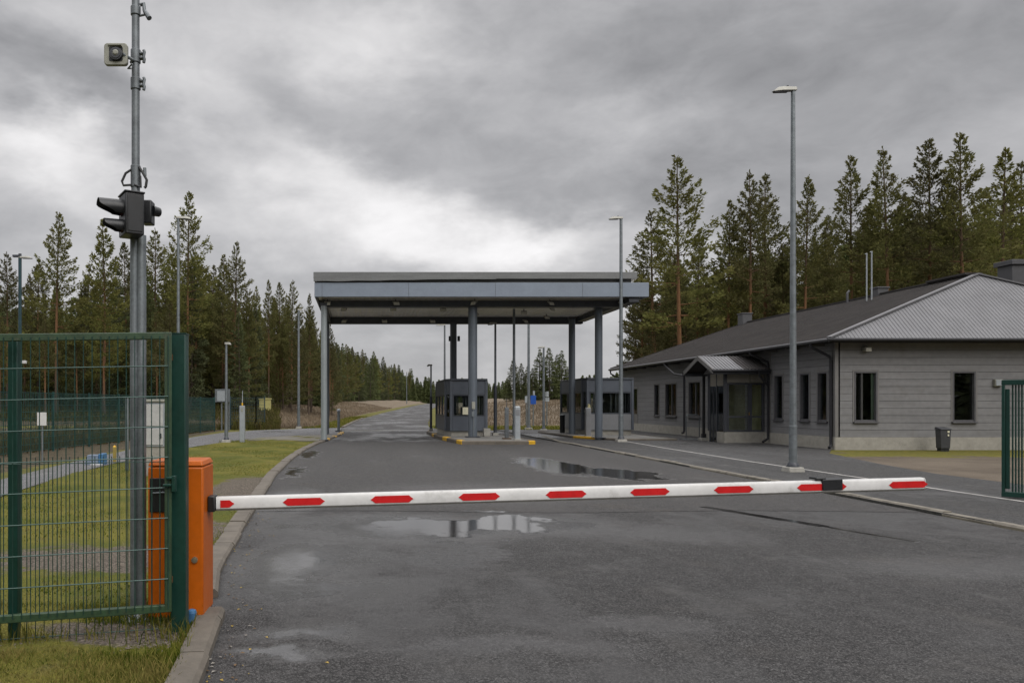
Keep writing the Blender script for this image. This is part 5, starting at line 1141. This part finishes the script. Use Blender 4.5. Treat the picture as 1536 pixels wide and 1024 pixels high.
b = MB(); xq = at(190.5, 17.4); b.tube([(xq, 17.4, -.05), (xq, 17.4, 1.64)], .042, 12); tag(b.build('steel_post', galv), 'thin bare galvanised post beside the signal mast, behind the gate mesh', 'post')
sg = thing('information_sign', 'small white rectangular sign on a thin post beyond the footpath', 'sign', (at(63, 20.5), 20.5, 0)); xq = at(63, 20.5)
b = MB(); b.tube([(xq, 20.52, -.05), (xq, 20.52, 1.0)], .025, 8); b.build('post', galv, sg); b = MB(); b.box(xq - .125, xq + .125, 20.48, 20.495, .93, 1.28); b.build('sign_plate', white, sg, .004)
gb_ = thing('grit_box', 'low blue grey box with a pale end at the edge of the footpath', 'box', (at(143, 18.7), 18.7, 0)); xq = at(143, 18.7)
b = MB(); b.hexa([(xq - .22, 18.55, .03), (xq + .12, 18.55, .03), (xq + .12, 18.9, .03), (xq - .22, 18.9, .03)], [(xq - .16, 18.6, .27), (xq + .1, 18.58, .27), (xq + .1, 18.85, .27), (xq - .16, 18.85, .27)]); b.build('box_body', mat('blue_grey_plastic', (.14, .18, .24), .5, 0, .2, 5), gb_, .01); b = MB(); b.box(xq + .121, xq + .23, 18.56, 18.88, .03, .3); b.build('box_end', blued, gb_, .01); b = MB(); b.box(xq - .05, xq + .235, 18.5, 18.548, .03, .06); b.build('box_lid', white, gb_)
wo = thing('waymark_post', 'short wooden yellow-tipped post at the edge of the footpath, behind the gate mesh', 'post', (at(172, 19.4), 19.4, 0)); xq = at(172, 19.4)
b = MB(); b.box(xq - .035, xq + .035, 19.36, 19.44, -.05, .42); b.build('post_body', mat('yellowed_wood', (.26, .20, .05), .8, 0, .25, 9), wo, .004); b = MB(); b.hexa([(xq - .035, 19.36, .421), (xq + .035, 19.36, .421), (xq + .035, 19.44, .421), (xq - .035, 19.44, .421)], [(xq - .01, 19.39, .46), (xq + .01, 19.39, .46), (xq + .01, 19.41, .46), (xq - .01, 19.41, .46)]); b.build('post_tip', yellow, wo)
# signs on the verge
zv = land(at(799, 50), 50)
vs_ = thing('road_sign', 'blue square road sign on a post in the brown verge', 'sign', (at(799, 50), 50, zv)); xq = at(800, 50)
b = MB(); b.tube([(xq, 50.03, zv - .1), (xq, 50.03, zat(591, 50))], .04, 8); b.build('post', galv, vs_); b = MB(); b.box(xq - .19, xq + .17, 49.96, 49.985, zat(606, 50), zat(593, 50)); b.build('sign_plate', mat('road_sign_blue', (.012, .07, .33), .35, 0, .1, 6), vs_, .006); b = MB(); b.box(xq - .02, xq + .1, 50.0, 50.04, zat(592.6, 50), zat(586, 50)); b.build('upper_plate', palem, vs_)
ws_ = thing('road_sign', 'pale sign back next to the blue road sign', 'sign', (at(789.5, 51), 51, zv)); xq = at(789.5, 51)
b = MB(); b.tube([(xq, 51.03, zv - .1), (xq, 51.03, zat(593, 51))], .04, 8); b.build('post', galv, ws_); b = MB(); b.box(xq - .1, xq + .16, 50.97, 50.99, zat(604, 51), zat(594, 51)); b.build('sign_plate', palem, ws_)
ws_ = thing('road_sign', 'small pale sign behind the lower lamp post before the spruces', 'sign', (at(820.5, 52), 52, zv)); xq = at(820.5, 52)
b = MB(); b.tube([(xq, 52.03, zv - .1), (xq, 52.03, zat(590, 52))], .04, 8); b.build('post', galv, ws_); b = MB(); b._lathe((xq, 52), [(.12, zat(595, 52)), (.12, zat(587, 52))], 10, 0); b.box(xq - .12, xq + .14, 51.95, 51.98, zat(602, 52), zat(596, 52)); b.build('sign_plate', palem, ws_)
b = MB(); xq = at(398, 62); z_ = land(xq, 62); b.box(xq - .45, xq + .45, 61.6, 62.2, z_ - .1, z_ + 1.15); b.box(xq - .5, xq + .5, 61.55, 62.25, z_ + 1.151, z_ + 1.25); tag(b.build('yellow_cabinet', mat('faded_yellow', (.36, .33, .12), .6, 0, .15, 3), None, .02), 'faded yellow cabinet at the foot of the pines beyond the short fence', 'cabinet')

# ================================================================== trees
def needle_mat(name, c1, c2, c3):
    t = NT(name); g = t.n('ShaderNodeNewGeometry'); r = g.outputs['Random Per Island']; oi = t.n('ShaderNodeObjectInfo').outputs['Random']
    n = t.noise(t.obj(), .55, 3).outputs[0]
    c = t.mix(r, c1, c2); c = t.mix(t.math('MULTIPLY', t.ramp(n, .42, .65), .75), c, c3)
    hs = t.n('ShaderNodeHueSaturation', {'Hue': t.math('ADD', .492, t.math('MULTIPLY', oi, .016)), 'Saturation': t.math('ADD', .85, t.math('MULTIPLY', oi, .25)), 'Value': t.math('ADD', .8, t.math('MULTIPLY', oi, .45)), 'Color': c})
    d1 = t.n('ShaderNodeBsdfDiffuse', {'Color': hs.outputs[0]}); d2 = t.n('ShaderNodeBsdfTranslucent', {'Color': hs.outputs[0]})
    mx = t.n('ShaderNodeMixShader', {0: .32, 1: d1.outputs[0], 2: d2.outputs[0]}); t.t.links.new(mx.outputs[0], t.out.inputs['Surface']); return t.m
pine_n = needle_mat('pine_needles', (.090, .096, .035), (.152, .148, .054), (.122, .11, .045))
spr_n = needle_mat('spruce_needles', (.080, .098, .046), (.13, .145, .064), (.108, .114, .056))
t = NT('pine_bark'); o_ = t.obj(); s = t.n('ShaderNodeSeparateXYZ', {0: o_}).outputs
mp = t.n('ShaderNodeMapping', {'Vector': o_, 'Scale': (6, 6, 1.2)}).outputs[0]; n1 = t.noise(mp, 2.5, 5, .65).outputs[0]
up = t.ramp(t.math('ADD', s[2], t.math('MULTIPLY', n1, 3.)), 3.5, 8.)
top = t.ramp(s[2], 8., 12.); c = t.mix(up, t.mix(n1, (.06, .047, .038), (.13, .098, .075)), t.mix(n1, (.12, .062, .032), (.24, .13, .066))); c = t.mix(top, c, t.mix(n1, (.05, .038, .026), (.11, .075, .045)))
t.bsdf(Base_Color=c, Roughness=.9, Specular_IOR_Level=.15, Normal=t.bump(n1, .8, .05)); bark = t.m
t = NT('grey_bark'); mp = t.n('ShaderNodeMapping', {'Vector': t.obj(), 'Scale': (6, 6, 1.2)}).outputs[0]; n1 = t.noise(mp, 2.5, 5, .65).outputs[0]
t.bsdf(Base_Color=t.mix(n1, (.06, .048, .038), (.15, .12, .095)), Roughness=.9, Specular_IOR_Level=.15, Normal=t.bump(n1, .8, .05)); bark2 = t.m

def tree_meshes(seed, H, cs, W, kind='pine', dens=1.0, card=.275):
    g = np.random.default_rng(seed); b = MB()
    bend = g.uniform(-.25, .25, 2); r0 = .0095 * H * g.uniform(.9, 1.15)
    def axis(z): k = z / H; return np.array([bend[0] * math.sin(k * 2.6), bend[1] * math.sin(k * 2.1 + .4), z])
    zs = np.linspace(-.3, H * .985, 12)
    b.tube([tuple(axis(max(z, 0)) if z >= 0 else (*axis(0)[:2], z)) for z in zs], [max(.012, r0 * (1.08 if z < .3 else 1) * (1 - .93 * max(z, 0) / H) ** .8) for z in zs], 8)
    Q = []
    z = H * cs
    while z < H * .995:
        t_ = (z - H * cs) / (H * (1 - cs))
        if kind == 'pine': prof_ = (1 - t_) ** .93 * (.72 + .42 * sm(t_ / .3)) + .012
        else: prof_ = (1 - t_) ** .95 + .03
        nb = int(g.integers(4, 7)); a0 = g.uniform(0, 6.28)
        for k in range(nb):
            if kind == 'pine' and t_ < .4 and g.random() < .3: continue
            a = a0 + k * 6.283 / nb + g.normal(0, .25); Lb = W * prof_ * g.uniform(.55, 1.2)
            if g.random() < .06: Lb *= 1.25
            pit = (-.2 + 1.0 * t_ ** 1.4 + g.normal(0, .1)) if kind == 'pine' else (-.42 + .95 * t_ ** 2 + g.normal(0, .07))
            d = np.array([math.cos(a), math.sin(a), 0.]); base = axis(z + g.normal(0, .06))
            m = 5; P = []
            for j in range(m + 1):
                s_ = j / m; P.append(base + d * Lb * s_ * math.cos(pit) + np.array([0, 0, 1.]) * (Lb * s_ * math.sin(pit) + Lb * (.30 if kind == 'pine' else .18) * s_ * s_))
            if Lb > .5 and g.random() < .75: b.tube([tuple(P[0]), tuple(P[3]), tuple(P[5])], [.018 + .012 * Lb, .012, .006], 3, 0, False)
            nc = max(8, int(Lb * 46 * dens + 6))
            for c_ in range(nc):
                s_ = g.uniform(.12, 1.05) ** .62; j = min(m - 1, int(s_ * m)); f_ = s_ * m - j; p = P[j] * (1 - f_) + P[j + 1] * f_
                sp = Lb * .27 * (1.05 - .65 * s_); lat = np.array([-d[1], d[0], 0]) * g.normal(0, sp * .75)
                p = p + lat + np.array([0, 0, g.normal(.02, .05 + .04 * Lb)])
                dr = d * g.uniform(.35, 1.) + lat / (abs(sp) + .15) * .7 + np.array([0, 0, g.uniform(-.1, .75) if kind == 'pine' else g.uniform(-.45, .35)]) + g.normal(0, .22, 3)
                dr /= np.linalg.norm(dr); Q.append((p, dr, card * g.uniform(.6, 1.25) * (1. - .25 * t_)))
        z += (H * (.032 if kind == 'pine' else .026) + .05) * g.uniform(.8, 1.25) * (.72 + .45 * (1 - t_))
    # leader tuft
    for c_ in range(14):
        p = axis(H * (1 - .035 * g.random())); dr = np.array([g.normal(0, .35), g.normal(0, .35), 1.]); dr /= np.linalg.norm(dr); Q.append((p, dr, card * .8))
    # dead stubs on the bare trunk
    for c_ in range(10):
        z = H * g.uniform(.12, max(.13, cs)); a = g.uniform(0, 6.28); p = axis(z); l = g.uniform(.3, 1.1); b.tube([tuple(p), tuple(p + np.array([math.cos(a) * l, math.sin(a) * l, g.uniform(-.3, .1)]))], [.018, .006], 3, 0, False)
    V = []; Fs = []
    for p, dr, l in Q:
        u = np.cross(dr, g.normal(0, 1, 3)); u /= np.linalg.norm(u) + 1e-9; w_ = l * .23
        i = len(V); V += [p, p + dr * l * .45 + u * w_, p + dr * l, p + dr * l * .45 - u * w_]; Fs.append((i, i + 1, i + 2, i + 3))
    return b, V, Fs
PROTO = []
def proto(seed, H, cs, W, kind, dens=1.0, card=.275):
    tb, V, Fs = tree_meshes(seed, H, cs, W, kind, dens, card)
    nm = {'pine': 'pine_tree', 'spruce': 'spruce_tree'}[kind]
    tr = tb.build('trunk', bark if kind == 'pine' else bark2, None, smooth=60)
    me = bpy.data.meshes.new('crown'); me.from_pydata([tuple(v) for v in V], [], Fs); me.materials.append(pine_n if kind == 'pine' else spr_n); me.update()
    cr = bpy.data.objects.new('crown', me); col.objects.link(cr)
    e_ = bpy.data.objects.new(nm, None); col.objects.link(e_); tr.parent = e_; cr.parent = e_; cr.name = 'crown'; tr.name = 'trunk'
    PROTO.append([e_, H, False]); return len(PROTO) - 1
for i in range(5): proto(100 + i, 18, [.36, .42, .30, .47, .33][i], [3.2, 2.9, 3.5, 3.0, 2.8][i], 'pine', 1.15)
for i in range(3): proto(200 + i, 16, [.14, .2, .1][i], [3.0, 2.7, 3.2][i], 'pine', 1.1)
for i in range(3): proto(300 + i, 15, [.05, .08, .04][i], [2.3, 2.6, 2.2][i], 'spruce', 1.15)
def plant(k, X, Y, H, label, group, wid=1.0, lean=0., cat='tree', z=None):
    e_, H0, used = PROTO[k]
    o = e_ if not used else copy_tree(e_); PROTO[k][2] = True
    s_ = H / H0; o.location = (X, Y, (land(X, Y) if z is None else z) - .03); o.scale = (s_ * wid, s_ * wid, s_); o.rotation_euler = (R(random.uniform(-1.2, 1.2)), R(lean + random.uniform(-1.2, 1.2)), random.uniform(0, 6.28))
    o['label'] = label; o['category'] = cat
    if group: o['group'] = group
    return o
GLF, GRF, GROW, GFR = 'pines behind the green mesh fence', 'pines behind the grey building', 'trees lining the far road', 'spruces on the far verge'
rp = random.Random(11)
LH = [(12, 378, 60, 'pine just behind the dark T-topped lamp mast, on its open side'), (85, 318, 58, 'tall pointed pine beside the dark T-topped lamp mast'), (58, 388, 68, 'lower pine crown tucked between lamp mast and the tall pointed pine'),
      (155, 330, 60, 'bushy pine whose top is crossed by the traffic light visors'), (190, 365, 70, 'pine directly behind the signal mast'), (230, 342, 66, 'slim dark pine showing just past the back of the traffic light'),
      (282, 287, 61, 'tallest pine behind the mesh fence, crossed by the street lamp head'), (256, 372, 72, 'pine under the lamp head, beside the tallest fence side pine'), (318, 398, 73, 'low pine between the tallest pine and the pointed one above the notice board'),
      (336, 383, 70, 'second crown hugging the pointed pine above the notice board'), (352, 363, 65, 'pointed pine standing above the notice board'), (384, 430, 78, 'small pine after the pointed pine, going toward the canopy'), (403, 418, 74, 'narrow pine above the marker bollard'),
      (420, 424, 80, 'narrow twin pine next to the slim pale pole'), (437, 419, 76, 'dark pine directly behind the slim pale pole'), (466, 440, 82, 'pine touching the edge of the canopy roof, past the slim pole')]
for i, (px_, py_, Y, lab) in enumerate(LH):
    X = at(px_, Y); H = zat(py_, Y) - land(X, Y); plant([1, 0, 5, 6, 3, 1, 0, 5, 6, 7, 2, 7, 4, 3, 1, 4][i], X, Y, H, lab, GLF, rp.uniform(.85, 1.1) * (.8 if px_ > 375 else 1))
def fill(n, xr, yr, top, kinds, lab, grp, mind=1.9, seed=3):
    g = random.Random(seed); P = []; tries = 0
    while len(P) < n and tries < 8000:
        tries += 1; Y = g.uniform(*yr); X = at(g.uniform(*xr), Y)
        if any((X - a) ** 2 + (Y - c_) ** 2 < mind ** 2 for a, c_ in P): continue
        P.append((X, Y)); py_ = lerp_tab(top, PX + X * F / Y) + g.uniform(-6, 34); H = zat(py_, Y) - land(X, Y)
        plant(g.choice(kinds), X, Y, max(4, H), lab, grp, g.uniform(.85, 1.15))
TL = [(-60, 410), (60, 420), (150, 400), (230, 395), (290, 385), (340, 425), (400, 450), (480, 475)]
fill(46, (-60, 385), (62, 88), TL, [5, 6, 7, 5, 8, 9], 'pine filling the wood between the taller pines behind the mesh fence', GLF, 2.2, 3)
fill(20, (375, 505), (72, 112), [(375, 452), (440, 452), (500, 492)], [5, 6, 7, 9], 'pine filling the wood between the taller pines behind the mesh fence', GLF, 2.0, 4)
fill(16, (-60, 300), (54, 64), [(-60, 470), (300, 450)], [0, 3, 1], 'bare stemmed thin pine at the front of the wood behind the mesh fence', GLF, 2.6, 5)
# row of trees along the far road
g = random.Random(8); Y = 112.0
RT = [(490, 492), (503, 513), (528, 519), (553, 527), (578, 541), (591, 546), (616, 554), (636, 559), (648, 564), (660, 566)]
i = 0
while Y < 430:
    X = XL(Y) - 12 - g.uniform(0, 3) - Y * .012; px_ = PX + X * F / Y
    for r_ in range(2):
        X2 = X - r_ * g.uniform(3, 5); Y2 = Y + g.uniform(-2, 2) + r_ * 3; px2 = PX + X2 * F / Y2
        if px2 > 655: continue
        py_ = lerp_tab(RT, px2) + g.uniform(-4, 12) + r_ * 2; H = zat(py_, Y2) - land(X2, Y2)
        plant(g.choice([8, 9, 10, 7, 6]), X2, Y2, min(24, H), 'tree in the long receding row beyond the brown bank of the road', GROW, g.uniform(.95, 1.3))
    Y *= 1.032; i += 1
# spruces on the right verge
for k, (px_, py_, Y, lab) in enumerate([(770, 537, 150, 'spruce in line with the thin tall pole behind the card reader'), (781, 545, 155, 'low spruce in the small far group, second from the pole'), (793, 548, 160, 'spruce behind the tall pole by the blue road sign'), (808, 524, 150, 'tall spruce behind the flat headed lower lamp post'), (824, 522, 148, 'tallest spruce of the small far group, past the lower lamp post'), (834, 531, 154, 'spruce between the two tallest ones near the second booth'), (843, 526, 150, 'tall spruce closest to the dark rear column'),
                                       (800, 552, 145, 'small spruce tucked at the foot of the far group'), (816, 548, 152, 'short spruce between the two tall ones of the far group'), (852, 550, 150, 'spruce half hidden by the dark rear column')]):
    X = at(px_, Y); plant(8 + k % 3, X, Y, zat(py_, Y) - land(X, Y), lab, GFR, 1.75)
for px_, py_, Y in ((941, 521, 75), (935, 545, 90)):
    X = at(px_, Y); plant(9, X, Y, zat(py_, Y) - land(X, Y), 'small spruce peeping over the far eave corner of the building' if px_ > 938 else 'low spruce beside the peeping one at the far eave corner', GFR, 1.0)
# pines behind the building
RH = [(983, 315, 64, 'pine touching the end of the canopy roof fascia, lower than its neighbour'), (1022, 236, 58, 'tall pine with an orange stem, first high peak after the canopy'), (1043, 345, 68, 'shorter pine crown against the tall first peak, on the building side'), (962, 395, 66, 'small pine right behind the canopy roof corner'),
      (1092, 300, 62, 'broad pine above the roof vent box, between two higher peaks'), (1121, 256, 61, 'slender pine with a bright orange stem above the roof vent box'), (1152, 262, 64, 'dense pine just before the tallest street lamp'), (1206, 264, 60, 'pine with a symmetric tip just past the tallest street lamp'),
      (1240, 325, 72, 'low pine in the gap after the symmetric pine'), (1283, 232, 60, 'pine with a broad shaggy top above the two roof aerials'), (1333, 220, 58, 'pine just past the roof aerials, before the two highest'), (1390, 208, 57, 'high pine between the aerials and the hipped roof apex'),
      (1453, 196, 55, 'highest pine of all, straight above the roof apex'), (1500, 222, 59, 'pine behind the large roof chimney'), (1531, 243, 63, 'pine at the very edge of view past the chimney'), (1312, 300, 75, 'shadowed pine set back between the aerials pines'), (1365, 290, 75, 'set back pine between the two high crowns before the apex'), (1425, 285, 73, 'set back pine close to the highest one')]
for i, (px_, py_, Y, lab) in enumerate(RH):
    X = at(px_, Y); H = zat(py_, Y) - land(X, Y); plant([2, 0, 5, 6, 6, 1, 2, 4, 5, 0, 1, 3, 0, 4, 2, 5, 6, 5][i], X, Y, H, lab, GRF, rp.uniform(.85, 1.08))
TR = [(950, 420), (1000, 370), (1060, 390), (1110, 350), (1160, 345), (1230, 360), (1290, 325), (1400, 305), (1560, 310)]
fill(46, (965, 1600), (62, 92), TR, [0, 1, 2, 4, 5, 6, 7], 'pine filling the wood between the taller pines behind the grey building', GRF, 2.3, 6)
fill(14, (950, 1100), (58, 80), [(950, 430), (1100, 420)], [5, 6, 7, 2], 'pine filling the wood between the taller pines behind the grey building', GRF, 2.2, 9)
# far wood: many small trees that read as one mass
def mass(name, spots, seed, src=(8, 9, 10)):
    g = np.random.default_rng(seed); V = []; Fs = []
    for X, Y, H, z in spots:
        tb, v, f = MASSP[int(g.integers(0, len(MASSP)))]; a = g.uniform(0, 6.28); ca, sa = math.cos(a), math.sin(a); s_ = H / 15; o = sum(len(q) for q in V)
        A_ = v * np.array([s_ * 1.25, s_ * 1.25, s_]); A2 = np.stack([A_[:, 0] * ca - A_[:, 1] * sa + X, A_[:, 0] * sa + A_[:, 1] * ca + Y, A_[:, 2] + z], 1); V.append(A2); Fs.append(f + o)
    V = np.concatenate(V); Fs = np.concatenate(Fs); me = bpy.data.meshes.new(name); me.from_pydata(V.tolist(), [], Fs.tolist()); me.materials.append(spr_n); me.update()
    o = bpy.data.objects.new(name, me); col.objects.link(o); return stuff(o)
MASSP = []
for i in range(3):
    tb, V, Fs = tree_meshes(400 + i, 15, .05, 2.6, 'spruce', .3, .75); MASSP.append((tb, np.array(V), np.array(Fs)))
g = random.Random(21); sp = []
for i in range(170):
    px_ = g.uniform(600, 1000); Y = g.uniform(330, 480) if px_ < 860 else g.uniform(230, 330)
    X = at(px_, Y); top = lerp_tab([(600, 566), (650, 570), (760, 571), (860, 568), (1000, 556)], px_) + g.uniform(-4, 9); sp.append((X, Y, zat(top, Y) - land(X, Y), land(X, Y)))
for i in range(70):
    px_ = g.uniform(-80, 480); Y = g.uniform(95, 125); X = at(px_, Y); sp.append((X, Y, zat(lerp_tab(TL, px_) + 40 + g.uniform(0, 30), Y) - land(X, Y), land(X, Y)))
for i in range(60):
    px_ = g.uniform(1000, 1650); Y = g.uniform(95, 125); X = at(px_, Y); sp.append((X, Y, zat(lerp_tab(TR, px_) + 30 + g.uniform(0, 40), Y) - land(X, Y), land(X, Y)))
mass('distant_forest', sp, 5)
sp = []
for i in range(150):           # the same wood carries on behind the photographer
    a = g.uniform(R(70), R(290)); r_ = g.uniform(38, 60); sp.append((r_ * math.sin(a) + 3, r_ * math.cos(a), g.uniform(11, 17), 0))
mass('surrounding_forest', sp, 6)
# undergrowth at the forest foot
pts = []
while len(pts) < 14000:
    px_ = random.uniform(-60, 420); Y = random.uniform(46, 75); X = at(px_, Y)
    if X > -8.6 or Y > 54: pts.append((X, Y, land(X, Y)))
blades('undergrowth', pts, .55, .06, blade_mat('undergrowth_leaf', (.05, .05, .02), (.13, .10, .045), (.07, .075, .02)), .6)
pts = []
while len(pts) < 9000:
    Y = random.uniform(12, 46); X = lerp_tab([(10, -11.6), (22.5, -10.3), (33, -9.3), (44, -8.35)], Y) - .2 - abs(random.gauss(0, 3))
    pts.append((X, Y, land(X, Y)))
blades('undergrowth', pts, .5, .022, blade_mat('undergrowth_leaf', (.06, .05, .03), (.14, .11, .06), (.07, .075, .02)), .7)
for e_, H0, used in PROTO:
    if not used:
        for c_ in list(e_.children): bpy.data.objects.remove(c_)
        bpy.data.objects.remove(e_)
